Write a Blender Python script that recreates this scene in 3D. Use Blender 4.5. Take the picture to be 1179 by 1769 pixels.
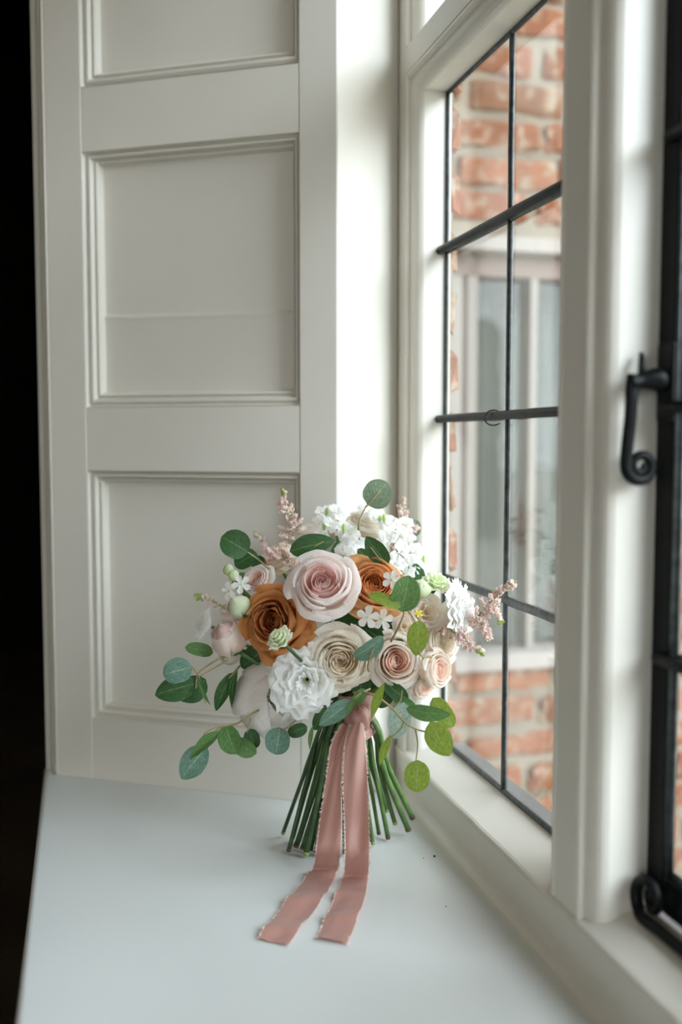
import bpy, bmesh, math, random
from mathutils import Vector, Matrix, noise

for o in list(bpy.data.objects): bpy.data.objects.remove(o)
S = bpy.context.scene
COL = S.collection

# ------------------------------------------------------------------ camera
FPX, CX, CY = 1720.0, 589.5, 884.5
YAW, PIT = math.radians(14.5), math.radians(-4.1)
CAM = Vector((0, 0, .91))
cd = bpy.data.cameras.new('camera')
cd.sensor_fit = 'HORIZONTAL'; cd.sensor_width = 24.0; cd.lens = FPX / 1179 * 24
cd.clip_start = .02; cd.clip_end = 200
cd.dof.use_dof = True; cd.dof.focus_distance = 1.06; cd.dof.aperture_fstop = 2.2
co = bpy.data.objects.new('camera', cd); COL.objects.link(co)
co.location = CAM; co.rotation_euler = (math.pi / 2 + PIT, 0, -YAW)
S.camera = co
FWD = Vector((math.sin(YAW) * math.cos(PIT), math.cos(YAW) * math.cos(PIT), math.sin(PIT)))
RGT = Vector((math.cos(YAW), -math.sin(YAW), 0))
UPV = RGT.cross(FWD)

# ------------------------------------------------------------------ sky and exposure
w = bpy.data.worlds.new('overcast_sky'); S.world = w; w.use_nodes = True
nt = w.node_tree; nt.nodes.clear()
out = nt.nodes.new('ShaderNodeOutputWorld'); bg = nt.nodes.new('ShaderNodeBackground')
tc = nt.nodes.new('ShaderNodeTexCoord'); sx = nt.nodes.new('ShaderNodeSeparateXYZ')
rp = nt.nodes.new('ShaderNodeValToRGB')
rp.color_ramp.elements[0].position = 0.0; rp.color_ramp.elements[0].color = (.88, .94, 1.0, 1)
rp.color_ramp.elements[1].position = 1.0; rp.color_ramp.elements[1].color = (.86, .93, 1.0, 1)
nt.links.new(tc.outputs['Generated'], sx.inputs[0]); nt.links.new(sx.outputs['Z'], rp.inputs[0])
nt.links.new(rp.outputs[0], bg.inputs[0]); nt.links.new(bg.outputs[0], out.inputs[0])
bg.inputs[1].default_value = 5.2
# hazy sun behind thin cloud: soft-edged shadows, comes in from the right front
sl = bpy.data.lights.new('hazy_sun', 'SUN'); sl.energy = 4.35; sl.angle = math.radians(34); sl.color = (.79, .89, 1.0)
so = bpy.data.objects.new('hazy_sun', sl); COL.objects.link(so)
so.rotation_euler = Vector((-.45, .68, -.45)).to_track_quat('-Z', 'Y').to_euler()
# the window as a sampling portal for the sky (gives off no light of its own)
pl = bpy.data.lights.new('sky_portal', 'AREA'); pl.shape = 'RECTANGLE'; pl.size = 1.36; pl.size_y = 1.9
pl.cycles.is_portal = True
po = bpy.data.objects.new('sky_portal', pl); COL.objects.link(po)
po.location = (.48, .295, 1.17); po.rotation_euler = (0, math.radians(90), 0)
vs = S.view_settings
vs.view_transform = 'Standard'; vs.look = 'None'; vs.gamma = 1; vs.use_curve_mapping = False
vs.exposure = 0.0
try:
    S.cycles.max_bounces = 12; S.cycles.diffuse_bounces = 9; S.cycles.glossy_bounces = 3; S.cycles.transparent_max_bounces = 16
    S.cycles.use_adaptive_sampling = True; S.cycles.adaptive_threshold = .03
    S.cycles.use_denoising = True; S.cycles.sample_clamp_indirect = 8
    S.cycles.caustics_reflective = False
except Exception: pass

# ------------------------------------------------------------------ materials
def nodes(name):
    m = bpy.data.materials.new(name); m.use_nodes = True
    t = m.node_tree; return m, t, t.nodes['Principled BSDF']
def paint(name, col, rough=.38, bump=.12, scale=60, stretch=(1, 1, 1), var=.04):
    m, t, b = nodes(name)
    tcn = t.nodes.new('ShaderNodeTexCoord'); mp = t.nodes.new('ShaderNodeMapping'); mp.inputs['Scale'].default_value = stretch
    n1 = t.nodes.new('ShaderNodeTexNoise'); n1.inputs['Scale'].default_value = scale; n1.inputs['Detail'].default_value = 6
    n2 = t.nodes.new('ShaderNodeTexNoise'); n2.inputs['Scale'].default_value = 5; n2.inputs['Detail'].default_value = 4
    t.links.new(tcn.outputs['Object'], mp.inputs[0]); t.links.new(mp.outputs[0], n1.inputs[0]); t.links.new(tcn.outputs['Object'], n2.inputs[0])
    r = t.nodes.new('ShaderNodeValToRGB')
    r.color_ramp.elements[0].position = .35; r.color_ramp.elements[1].position = .65
    r.color_ramp.elements[0].color = (*[c * (1 - var) for c in col], 1); r.color_ramp.elements[1].color = (*col, 1)
    t.links.new(n2.outputs[0], r.inputs[0]); t.links.new(r.outputs[0], b.inputs['Base Color'])
    bp = t.nodes.new('ShaderNodeBump'); bp.inputs['Strength'].default_value = bump; bp.inputs['Distance'].default_value = .002
    ad = t.nodes.new('ShaderNodeMath'); ad.operation = 'ADD'
    t.links.new(n1.outputs[0], ad.inputs[0]); t.links.new(n2.outputs[0], ad.inputs[1])
    t.links.new(ad.outputs[0], bp.inputs['Height']); t.links.new(bp.outputs[0], b.inputs['Normal'])
    b.inputs['Roughness'].default_value = rough
    return m
def flower(name, c_in, c_out, base=None, trans=.5, rough=.6, veins=.25):
    """petal: colour runs from base (v=0) through c_in to c_out at the rim (UV v)"""
    m, t, b = nodes(name)
    uv = t.nodes.new('ShaderNodeUVMap'); sp = t.nodes.new('ShaderNodeSeparateXYZ'); t.links.new(uv.outputs[0], sp.inputs[0])
    r = t.nodes.new('ShaderNodeValToRGB'); e = r.color_ramp.elements
    e[0].position = 0; e[0].color = (*(base or c_in), 1)
    e[1].position = 1; e[1].color = (*c_out, 1)
    k = e.new(.3); k.color = (*c_in, 1)
    t.links.new(sp.outputs['Y'], r.inputs[0])
    wv = t.nodes.new('ShaderNodeTexWave'); wv.inputs['Scale'].default_value = 7; wv.inputs['Distortion'].default_value = 3
    wv.inputs['Detail'].default_value = 2
    t.links.new(uv.outputs[0], wv.inputs[0])
    bp = t.nodes.new('ShaderNodeBump'); bp.inputs['Strength'].default_value = veins; bp.inputs['Distance'].default_value = .001
    t.links.new(wv.outputs['Fac'], bp.inputs['Height']); t.links.new(bp.outputs[0], b.inputs['Normal'])
    t.links.new(r.outputs[0], b.inputs['Base Color'])
    b.inputs['Roughness'].default_value = rough; b.inputs['Specular IOR Level'].default_value = .25
    tr = t.nodes.new('ShaderNodeBsdfTranslucent'); t.links.new(r.outputs[0], tr.inputs[0])
    mx = t.nodes.new('ShaderNodeMixShader'); mx.inputs[0].default_value = trans
    t.links.new(b.outputs[0], mx.inputs[1]); t.links.new(tr.outputs[0], mx.inputs[2])
    t.links.new(mx.outputs[0], t.nodes['Material Output'].inputs[0])
    return m
def leafmat(name, col, rib, trans=.3, edge=None, trcol=None):
    m, t, b = nodes(name)
    uv = t.nodes.new('ShaderNodeUVMap'); sp = t.nodes.new('ShaderNodeSeparateXYZ'); t.links.new(uv.outputs[0], sp.inputs[0])
    ab = t.nodes.new('ShaderNodeMath'); ab.operation = 'SUBTRACT'; ab.inputs[1].default_value = .5; t.links.new(sp.outputs['X'], ab.inputs[0])
    a2 = t.nodes.new('ShaderNodeMath'); a2.operation = 'ABSOLUTE'; t.links.new(ab.outputs[0], a2.inputs[0])
    r = t.nodes.new('ShaderNodeValToRGB'); e = r.color_ramp.elements
    e[0].position = .0; e[0].color = (*rib, 1); e[1].position = .035; e[1].color = (*col, 1)
    if edge: k = e.new(.47); k.color = (*col, 1); k = e.new(.5); k.color = (*edge, 1)
    t.links.new(a2.outputs[0], r.inputs[0])
    # side veins: stripes in (|u| , v)
    cb = t.nodes.new('ShaderNodeMath'); cb.operation = 'MULTIPLY_ADD'; cb.inputs[1].default_value = -.7
    t.links.new(a2.outputs[0], cb.inputs[0]); t.links.new(sp.outputs['Y'], cb.inputs[2])
    s1 = t.nodes.new('ShaderNodeMath'); s1.operation = 'MULTIPLY'; s1.inputs[1].default_value = 50; t.links.new(cb.outputs[0], s1.inputs[0])
    s2 = t.nodes.new('ShaderNodeMath'); s2.operation = 'SINE'; t.links.new(s1.outputs[0], s2.inputs[0])
    n = t.nodes.new('ShaderNodeTexNoise'); n.inputs['Scale'].default_value = 9; n.inputs['Detail'].default_value = 5; t.links.new(uv.outputs[0], n.inputs[0])
    mr = t.nodes.new('ShaderNodeMapRange'); mr.inputs[1].default_value = .3; mr.inputs[2].default_value = .7; mr.inputs[3].default_value = .75; mr.inputs[4].default_value = 1.2
    t.links.new(n.outputs[0], mr.inputs[0])
    mm = t.nodes.new('ShaderNodeMix'); mm.data_type = 'RGBA'; mm.blend_type = 'MULTIPLY'; mm.inputs[0].default_value = 1
    t.links.new(r.outputs[0], mm.inputs[6]); t.links.new(mr.outputs[0], mm.inputs[7])
    bp = t.nodes.new('ShaderNodeBump'); bp.inputs['Strength'].default_value = .12; bp.inputs['Distance'].default_value = .001
    t.links.new(s2.outputs[0], bp.inputs['Height']); t.links.new(bp.outputs[0], b.inputs['Normal'])
    t.links.new(mm.outputs[2], b.inputs['Base Color']); b.inputs['Roughness'].default_value = .5; b.inputs['Specular IOR Level'].default_value = .3
    tr = t.nodes.new('ShaderNodeBsdfTranslucent')
    if trcol: tr.inputs[0].default_value = (*trcol, 1)
    else: t.links.new(mm.outputs[2], tr.inputs[0])
    mx = t.nodes.new('ShaderNodeMixShader'); mx.inputs[0].default_value = trans
    t.links.new(b.outputs[0], mx.inputs[1]); t.links.new(tr.outputs[0], mx.inputs[2])
    t.links.new(mx.outputs[0], t.nodes['Material Output'].inputs[0])
    return m
def plain(name, col, rough=.5, metal=0, noise_amt=.15, scale=40, spec=.5):
    m, t, b = nodes(name)
    n = t.nodes.new('ShaderNodeTexNoise'); n.inputs['Scale'].default_value = scale; n.inputs['Detail'].default_value = 4
    tcn = t.nodes.new('ShaderNodeTexCoord'); t.links.new(tcn.outputs['Object'], n.inputs[0])
    r = t.nodes.new('ShaderNodeValToRGB')
    r.color_ramp.elements[0].position = .3; r.color_ramp.elements[1].position = .7
    r.color_ramp.elements[0].color = (*[c * (1 - noise_amt) for c in col], 1); r.color_ramp.elements[1].color = (*[min(1, c * (1 + noise_amt)) for c in col], 1)
    t.links.new(n.outputs[0], r.inputs[0]); t.links.new(r.outputs[0], b.inputs['Base Color'])
    bp = t.nodes.new('ShaderNodeBump'); bp.inputs['Strength'].default_value = .15; bp.inputs['Distance'].default_value = .001
    t.links.new(n.outputs[0], bp.inputs['Height']); t.links.new(bp.outputs[0], b.inputs['Normal'])
    b.inputs['Roughness'].default_value = rough; b.inputs['Metallic'].default_value = metal; b.inputs['Specular IOR Level'].default_value = spec
    return m
def glass(name, tint=(.97, .985, .98)):
    m = bpy.data.materials.new(name); m.use_nodes = True; t = m.node_tree; t.nodes.clear()
    o = t.nodes.new('ShaderNodeOutputMaterial'); tr = t.nodes.new('ShaderNodeBsdfTransparent'); tr.inputs[0].default_value = (*tint, 1)
    gl = t.nodes.new('ShaderNodeBsdfGlossy'); gl.inputs['Roughness'].default_value = .0
    lw = t.nodes.new('ShaderNodeLayerWeight'); lw.inputs[0].default_value = .5
    pw = t.nodes.new('ShaderNodeMath'); pw.operation = 'POWER'; pw.inputs[1].default_value = 5
    ma = t.nodes.new('ShaderNodeMath'); ma.operation = 'MULTIPLY_ADD'; ma.inputs[1].default_value = .96; ma.inputs[2].default_value = .04
    tcn = t.nodes.new('ShaderNodeTexCoord'); n = t.nodes.new('ShaderNodeTexNoise'); n.inputs['Scale'].default_value = 9; n.inputs['Detail'].default_value = 1
    bp = t.nodes.new('ShaderNodeBump'); bp.inputs['Strength'].default_value = .05; bp.inputs['Distance'].default_value = .01
    t.links.new(tcn.outputs['Object'], n.inputs[0]); t.links.new(n.outputs[0], bp.inputs['Height']); t.links.new(bp.outputs[0], gl.inputs['Normal'])
    t.links.new(lw.outputs['Facing'], pw.inputs[0]); t.links.new(pw.outputs[0], ma.inputs[0])
    mx = t.nodes.new('ShaderNodeMixShader'); t.links.new(ma.outputs[0], mx.inputs[0]); t.links.new(tr.outputs[0], mx.inputs[1]); t.links.new(gl.outputs[0], mx.inputs[2])
    t.links.new(mx.outputs[0], o.inputs[0]); return m
def brickmat():
    m, t, b = nodes('old_brick')
    oi = t.nodes.new('ShaderNodeObjectInfo'); r = t.nodes.new('ShaderNodeValToRGB'); e = r.color_ramp.elements
    cols = [(0, (0.194, 0.054, 0.017)), (.2, (0.242, 0.075, 0.026)), (.4, (0.213, 0.071, 0.028)), (.55, (0.271, 0.092, 0.033)), (.7, (0.173, 0.071, 0.035)), (.82, (0.242, 0.106, 0.047)), (.92, (0.145, 0.071, 0.040)), (1, (0.252, 0.077, 0.028))]
    e[0].color = (*cols[0][1], 1); e[1].color = (*cols[-1][1], 1)
    for p, c in cols[1:-1]: k = e.new(p); k.color = (*c, 1)
    t.links.new(oi.outputs['Random'], r.inputs[0])
    tcn = t.nodes.new('ShaderNodeTexCoord'); n = t.nodes.new('ShaderNodeTexNoise'); n.inputs['Scale'].default_value = 34; n.inputs['Detail'].default_value = 6; n.inputs['Roughness'].default_value = .62
    ge = t.nodes.new('ShaderNodeNewGeometry'); t.links.new(ge.outputs['Position'], n.inputs[0])
    r2 = t.nodes.new('ShaderNodeValToRGB'); r2.color_ramp.elements[0].position = .50; r2.color_ramp.elements[1].position = .64
    t.links.new(n.outputs[0], r2.inputs[0])
    mx = t.nodes.new('ShaderNodeMix'); mx.data_type = 'RGBA'; t.links.new(r2.outputs[0], mx.inputs[0]); t.links.new(r.outputs[0], mx.inputs[6]); mx.inputs[7].default_value = (.33, .255, .185, 1)
    n2 = t.nodes.new('ShaderNodeTexNoise'); n2.inputs['Scale'].default_value = 90; n2.inputs['Detail'].default_value = 4; t.links.new(ge.outputs['Position'], n2.inputs[0])
    bp = t.nodes.new('ShaderNodeBump'); bp.inputs['Strength'].default_value = .5; bp.inputs['Distance'].default_value = .004
    t.links.new(n2.outputs[0], bp.inputs['Height']); t.links.new(bp.outputs[0], b.inputs['Normal'])
    t.links.new(mx.outputs[2], b.inputs['Base Color']); b.inputs['Roughness'].default_value = .9
    return m
def brickwork():
    m, t, b = nodes('distant_brickwork')
    tcn = t.nodes.new('ShaderNodeTexCoord'); mp = t.nodes.new('ShaderNodeMapping'); mp.inputs['Rotation'].default_value = (math.radians(90), 0, 0)
    br = t.nodes.new('ShaderNodeTexBrick'); br.inputs['Scale'].default_value = 1; br.inputs['Brick Width'].default_value = .23; br.inputs['Row Height'].default_value = .075
    br.inputs['Mortar Size'].default_value = .008; br.inputs['Color1'].default_value = (.27, .11, .055, 1); br.inputs['Color2'].default_value = (.23, .11, .07, 1); br.inputs['Mortar'].default_value = (.36, .31, .25, 1)
    t.links.new(tcn.outputs['Object'], mp.inputs[0]); t.links.new(mp.outputs[0], br.inputs[0]); t.links.new(br.outputs[0], b.inputs['Base Color']); b.inputs['Roughness'].default_value = .9
    return m
PAINT = paint('white_gloss_paint', (.665, .637, .568), .36, .10, 40, (1, 1, .25))
PANEL = paint('white_panel_paint', (.665, .637, .568), .40, .18, 30, (1, 1, .35))
SEATM = paint('white_seat_cool_tint', (.645, .668, .650), .33, .14, 26, (1, .3, 1))  # same white paint, with the cool tint of the daylight put into it
LEAD = plain('dark_lead', (.07, .078, .08), .38, .6, .4, 120)
IRON = plain('black_iron', (.006, .007, .007), .38, .0, .4, 80, spec=.12)
GLASS = glass('leaded_glass')
BRICK = brickmat(); BWORK = brickwork()
MORTAR = paint('lime_mortar', (.32, .262, .195), .95, 1.0, 45, var=.4)
STONE = paint('pale_stone', (.36, .32, .29), .9, .6, 50, var=.15)
LEDGE = paint('weathered_ledge', (.17, .16, .15), .9, .6, 50, var=.4)
GRAVEL = paint('pale_gravel', (.62, .57, .48), .95, .8, 50, var=.3)
DARK = paint('shade_black', (.006, .0045, .003), .6, .3, 20, (1, 1, .1), var=.5)  # near-black colour stands in for the darkness of unlit places
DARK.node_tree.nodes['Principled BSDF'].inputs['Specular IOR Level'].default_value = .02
CREAM = paint('cream_plaster', (.78, .66, .46), .9, .2, 30)
FLOORM = paint('dark_floorboards', (.06, .042, .027), .5, .3, 12, (8, 1, 1), var=.5)
REFL = paint('grey_green_reflection', (.13, .14, .118), .9, .2, 30, (1, 1, .1), var=.3)  # tone of mirrored greenery, used as a surface colour

# ------------------------------------------------------------------ object helpers
WO = {}                                              # world origin of every object
def link(o, origin, parent):
    COL.objects.link(o); WO[o.name] = origin
    if parent is not None:
        o.parent = parent; o.location = origin - WO[parent.name]
    else: o.location = origin
def mesh(name, V, F, mat, parent=None, smooth=False, uv=None, origin=None, label=None, kind=None):
    V = [Vector(v) for v in V]
    if origin is None:
        lo = Vector([min(v[i] for v in V) for i in range(3)]); hi = Vector([max(v[i] for v in V) for i in range(3)])
        origin = Vector(((lo.x + hi.x) / 2, (lo.y + hi.y) / 2, lo.z))
    me = bpy.data.meshes.new(name); me.from_pydata([v - origin for v in V], [], F)
    if smooth: me.polygons.foreach_set('use_smooth', [True] * len(F))
    if uv:
        ul = me.uv_layers.new(name='UVMap')
        for lp in me.loops: ul.data[lp.index].uv = uv[lp.vertex_index]
    if mat: me.materials.append(mat)
    me.update(); o = bpy.data.objects.new(name, me); link(o, Vector(origin), parent)
    if label: o['label'] = label
    if kind: o['kind'] = kind
    return o
def empty(name, loc, parent=None, label=None, cat=None, kind=None, group=None):
    o = bpy.data.objects.new(name, None); o.empty_display_size = .05; link(o, Vector(loc), parent)
    for k, v in (('label', label), ('category', cat), ('kind', kind), ('group', group)):
        if v: o[k] = v
    return o
def tag(o, label=None, cat=None, kind=None, group=None):
    for k, v in (('label', label), ('category', cat), ('kind', kind), ('group', group)):
        if v: o[k] = v
    return o
def boxVF(x0, x1, y0, y1, z0, z1):
    V = [(x, y, z) for z in (z0, z1) for y in (y0, y1) for x in (x0, x1)]
    F = [(0, 2, 3, 1), (4, 5, 7, 6), (0, 1, 5, 4), (2, 6, 7, 3), (0, 4, 6, 2), (1, 3, 7, 5)]
    return V, F
class MB:
    def __init__(s): s.V = []; s.F = []; s.U = []
    def add(s, V, F, U=None):
        n = len(s.V); s.V += [Vector(v) for v in V]; s.F += [tuple(i + n for i in f) for f in F]
        s.U += U if U else [(0.5, .5)] * len(V); return s
    def box(s, *a): return s.add(*boxVF(*a))
    def obj(s, name, mat, parent=None, smooth=False, **k): return mesh(name, s.V, s.F, mat, parent, smooth, s.U, **k)
def box(name, dims, mat, parent=None, bev=0, **k):
    o = MB().box(*dims).obj(name, mat, parent, **k)
    if bev:
        bm = bmesh.new(); bm.from_mesh(o.data)
        bmesh.ops.bevel(bm, geom=bm.edges[:], offset=bev, segments=2, affect='EDGES', profile=.5)
        bm.to_mesh(o.data); bm.free()
    return o
def tubeVF(P, R, n=8, flat=1.0, cap=True, up0=None):
    P = [Vector(p) for p in P]; V = []; F = []
    if not hasattr(R, '__len__'): R = [R] * len(P)
    T = [((P[min(i + 1, len(P) - 1)] - P[max(i - 1, 0)])).normalized() for i in range(len(P))]
    a = up0 or (Vector((0, 0, 1)) if abs(T[0].z) < .9 else Vector((1, 0, 0)))
    a = (a - T[0] * a.dot(T[0])).normalized()
    for i, p in enumerate(P):
        a = (a - T[i] * a.dot(T[i])).normalized(); b = T[i].cross(a)
        for k in range(n):
            q = 2 * math.pi * k / n; V.append(p + (a * math.cos(q) * flat + b * math.sin(q)) * R[i])
    for i in range(len(P) - 1):
        for k in range(n): F.append((i * n + k, i * n + (k + 1) % n, (i + 1) * n + (k + 1) % n, (i + 1) * n + k))
    if cap: F.append(tuple(range(n - 1, -1, -1))); F.append(tuple(range((len(P) - 1) * n, len(P) * n)))
    return V, F
def tube(name, P, R, mat, parent=None, n=8, flat=1.0, up0=None, **k):
    V, F = tubeVF(P, R, n, flat, True, up0); return mesh(name, V, F, mat, parent, True, **k)
def smoothpath(P, k=5):
    P = [Vector(p) for p in P]; Q = []
    for i in range(len(P) - 1):
        p0, p1, p2, p3 = P[max(i - 1, 0)], P[i], P[i + 1], P[min(i + 2, len(P) - 1)]
        for j in range(k):
            t = j / k
            Q.append(.5 * ((2 * p1) + (p2 - p0) * t + (2 * p0 - 5 * p1 + 4 * p2 - p3) * t * t + (3 * p1 - p0 - 3 * p2 + p3) * t ** 3))
    Q.append(P[-1]); return Q
def extrude_z(poly, z0, z1):
    n = len(poly); V = [(x, y, z0) for x, y in poly] + [(x, y, z1) for x, y in poly]
    F = [(i, (i + 1) % n, (i + 1) % n + n, i + n) for i in range(n)] + [tuple(range(n - 1, -1, -1)), tuple(range(n, 2 * n))]
    return V, F
ZS = .45                                             # top of the window seat

# ------------------------------------------------------------------ the room shell
st = dict(kind='structure')
o = box('floor', (-4.3, .47, -3.3, 4.6, -.05, 0), FLOORM); tag(o, 'dark floorboards of the unlit room', **st)
o = box('ceiling', (-4.3, .475, -3.3, 1.4, 2.5, 2.6), CREAM); tag(o, 'plain ceiling of the room', **st)
o = box('ceiling_far', (-4.3, .475, 1.4, 4.6, 2.5, 2.6), DARK); tag(o, 'far part of the ceiling, coloured near-black to look unlit', **st)  # the shade at this end is put into the ceiling colour
o = box('wall_far', (-4.3, .30, 4.5, 4.6, 0, 2.5), DARK); tag(o, 'far end of the room, coloured near-black to look unlit', **st)
o = box('wall_left', (-4.3, -4.2, -3.3, 4.5, 0, 2.5), CREAM); tag(o, 'plaster wall across the room', **st)
o = MB().box(-4.2, -3.5, -3.3, -3.2, 0, 2.5).box(-.5, .40, -3.3, -3.2, 0, 2.5).box(-3.5, -.5, -3.3, -3.2, 0, .8).box(-3.5, -.5, -3.3, -3.2, 2.3, 2.5).box(-2.55, -2.45, -3.3, -3.2, .8, 2.3).box(-1.55, -1.45, -3.3, -3.2, .8, 2.3).obj('wall_near', CREAM); tag(o, 'plaster wall behind the viewer, with a wide opening added for fill light', **st)  # unseen openings, added to let in fill light from behind
# the window wall, in pieces round the alcove
o = MB().box(.40, .452, -3.2, -.655, 0, 2.5).box(.40, .452, 1.25, 1.95, 0, 2.5).box(.40, .452, -.655, 1.25, 0, .45).box(.40, .452, -.655, 1.25, 1.86, 2.5) \
    .box(-.058, .40, 1.95, 4.5, 0, 2.5).box(-.058, .30, 1.43, 1.95, 0, 2.5).box(-.058, .40, -3.2, -.86, 0, 2.5).box(-.058, .40, -.86, 1.43, 2.0, 2.5) \
    .obj('wall_window', PAINT); tag(o, 'thick white wall around the window alcove', **st)
o = MB().add(*extrude_z([(.40, -.655), (.303, -.60), (-.058, -.815), (-.058, -.86), (.40, -.86)], ZS, 2.0)).obj('wall_near_reveal', PAINT); tag(o, 'white splayed reveal at the near end', **st)

# ------------------------------------------------------------------ panelled splay
A59 = math.radians(59); PO = Vector((.303, 1.19, 0)); PD = Vector((-math.sin(A59), math.cos(A59), 0)); PN = Vector((-math.cos(A59), -math.sin(A59), 0))
def pp(s, z, d=0): return PO + PD * s + PN * d + Vector((0, 0, z))           # d = out of the wall
def pbox(s0, s1, z0, z1, d0, d1):
    V = [pp(s, z, d) for z in (z0, z1) for d in (d0, d1) for s in (s0, s1)]
    return V, boxVF(0, 1, 0, 1, 0, 1)[1]
def bevel(o, b=.0015, seg=2):
    bm = bmesh.new(); bm.from_mesh(o.data); bmesh.ops.recalc_face_normals(bm, faces=bm.faces[:])
    bmesh.ops.bevel(bm, geom=bm.edges[:], offset=b, segments=seg, affect='EDGES', profile=.5); bm.to_mesh(o.data); bm.free(); return o
pw_ = empty('wall_panelled', pp(.21, ZS), label='white panelled splayed reveal left of the window', kind='structure')
MO = .0205                                                            # width of the bead moulding
s_r, s_l = .049, .348
rows = [(.535, .870), (.954, 1.2845), (1.367, 1.70)]
bevel(MB().add(*pbox(-.0, s_r, ZS, 2.0, -.03, 0)).obj('stile', PANEL, pw_))
bevel(MB().add(*pbox(s_l, .402, ZS, 2.0, -.03, 0)).obj('stile', PANEL, pw_))
for z0, z1 in ((ZS, .535), (.870, .954), (1.2845, 1.367), (1.70, 2.0)):
    bevel(MB().add(*pbox(s_r, s_l, z0, z1, -.03, -.0006)).obj('rail', PANEL, pw_), .001)
prof = [(0, -.0), (.0015, -.0035), (.004, -.005), (.0065, -.0025), (.0095, -.0025), (.012, -.0065), (.0135, -.0075), (.0155, -.0055), (.018, -.0065), (.0205, -.0125), (.0207, -.02)]
for i, (z0, z1) in enumerate(rows):
    V = []; F = []
    for u, d in [(a_, b_ * 1.55) for a_, b_ in prof]:
        V += [pp(s_r + u * .6, z0 + u, d), pp(s_l - u, z0 + u, d), pp(s_l - u, z1 - u * .75, d), pp(s_r + u * .6, z1 - u * .75, d)]
    for k in range(len(prof) - 1):
        for j in range(4): F.append((k * 4 + j, k * 4 + (j + 1) % 4, (k + 1) * 4 + (j + 1) % 4, (k + 1) * 4 + j))
    mesh('bead_moulding', V, F, PANEL, pw_)
    MBp = MB()
    if i == 1:      # the middle panel is two boards with an open joint that shows as a ridge
        zc = 1.0725; ns = 24
        for za, zb, dd in ((z0 + .015, zc, -.0118), (zc, z1 - .012, -.0126)):
            pass
        V = []; F = []
        zs = [z0 + .012, zc - .008, zc - .003, zc - .001, zc + .0012, zc + .004, zc + .010, z1 - .01]
        ds = [-.0188, -.0186, -.0176, -.0168, -.0200, -.0204, -.0200, -.0194]
        for a_ in range(ns + 1):
            s = s_r + .008 + (s_l - s_r - .022) * a_ / ns
            wz = noise.noise(Vector((s * 40, 0, 3))) * .0016
            for z, d in zip(zs, ds):
                V.append(pp(s, z + (wz if abs(z - zc) < .05 else 0) + (.003 * (a_ / ns - .5) if abs(z - zc) < .05 else 0), d + noise.noise(Vector((s * 60, z * 30, 0))) * .0002))
        m_ = len(zs)
        for a_ in range(ns):
            for k in range(m_ - 1): F.append((a_ * m_ + k, a_ * m_ + k + 1, (a_ + 1) * m_ + k + 1, (a_ + 1) * m_ + k))
        mesh('panel', V, F, PANEL, pw_, True)
    else:
        MB().add(*pbox(s_r + .008, s_l - .014, z0 + .012, z1 - .01, -.03, -.0192)).obj('panel', PANEL, pw_)
# end edge of the panelling, running into the window frame
V, F = extrude_z([(.303, 1.19), (.400, 1.251), (.400, 1.30), (.29, 1.22)], ZS, 2.0)
bevel(mesh('shutter_edge', V, F, PAINT, pw_), .0015)
# narrow architrave at the room side
tp = [(.402, .0005), (.4035, .0012), (.4085, -.0035), (.4095, -.0065), (.4135, -.0105), (.4155, -.0085), (.4205, -.0135), (.4225, -.0165), (.4235, -.030), (.402, -.036)]
V, F = extrude_z([(pp(s, 0, d).x, pp(s, 0, d).y) for s, d in tp], ZS + .001, 2.0)
tr1 = mesh('trim_1', V, F, PANEL); tag(tr1, 'narrow moulded trim down the left edge of the white panelling', **st)

# ------------------------------------------------------------------ window seat
seat = empty('window_seat', (.17, .3, 0), label='white painted wooden window seat under the bouquet', cat='window seat')
sb = box('seat_board', (-.061, .404, -.86, 1.44, ZS - .032, ZS), SEATM, seat)
bm = bmesh.new(); bm.from_mesh(sb.data)
fe = [e for e in bm.edges if all(abs(v.co.x - min(q.co.x for q in bm.verts)) < 1e-4 for v in e.verts) and abs(e.verts[0].co.z - e.verts[1].co.z) < 1e-5]
bmesh.ops.bevel(bm, geom=fe, offset=.006, segments=4, affect='EDGES', profile=.5); bm.to_mesh(sb.data); bm.free()
box('front_panel', (-.048, -.03, -.86, 1.44, .0, ZS - .032), PAINT, seat)

# ------------------------------------------------------------------ leaded window
XF, XG = .400, .447
win = empty('window_1', (XF, .3, ZS), label='white mullioned window with leaded rectangular panes', kind='structure')
# riser and sill as one moulded section
poly = [(.398, ZS), (.398, .497), (.3965, .500), (.3975, .503), (.400, .5045), (.4515, .5205), (.4515, ZS)]
V = []; F = []
ys = [-.655 + 1.905 * i / 90 for i in range(91)]
for y in ys:
    for (x, z) in poly:
        j = noise.noise(Vector((y * 30, x * 50, z * 50))) * .0008 if .455 < z < .51 and x < .41 else 0
        V.append((x + j, y, z + j * .5))
n = len(poly)
for i in range(90):
    for k in range(n): F.append((i * n + k, i * n + (k + 1) % n, (i + 1) * n + (k + 1) % n, (i + 1) * n + k))
mesh('sill', V, F, PAINT, win)
V = []; F = []
rr = .013
box('outer_ledge', (.4515, .478, -.655, 1.205, .485, .514), LEDGE, win)
for y in (-.655, 1.25):                               # small cove where riser meets seat
    V.append((.398, y, ZS))
    for k in range(7):
        q = math.pi / 2 * k / 6; V.append((.398 - rr + rr * math.sin(q), y, ZS + rr - rr * math.cos(q)))
F = [tuple(range(8)), tuple(range(15, 7, -1))] + [(k, k + 1, k + 9, k + 8) for k in range(7)]
mesh('cove', V, F, PAINT, win)
LIGHTS = [(.812, 1.197), (.337, .722), (-.138, .247), (-.613, -.228)]
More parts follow.
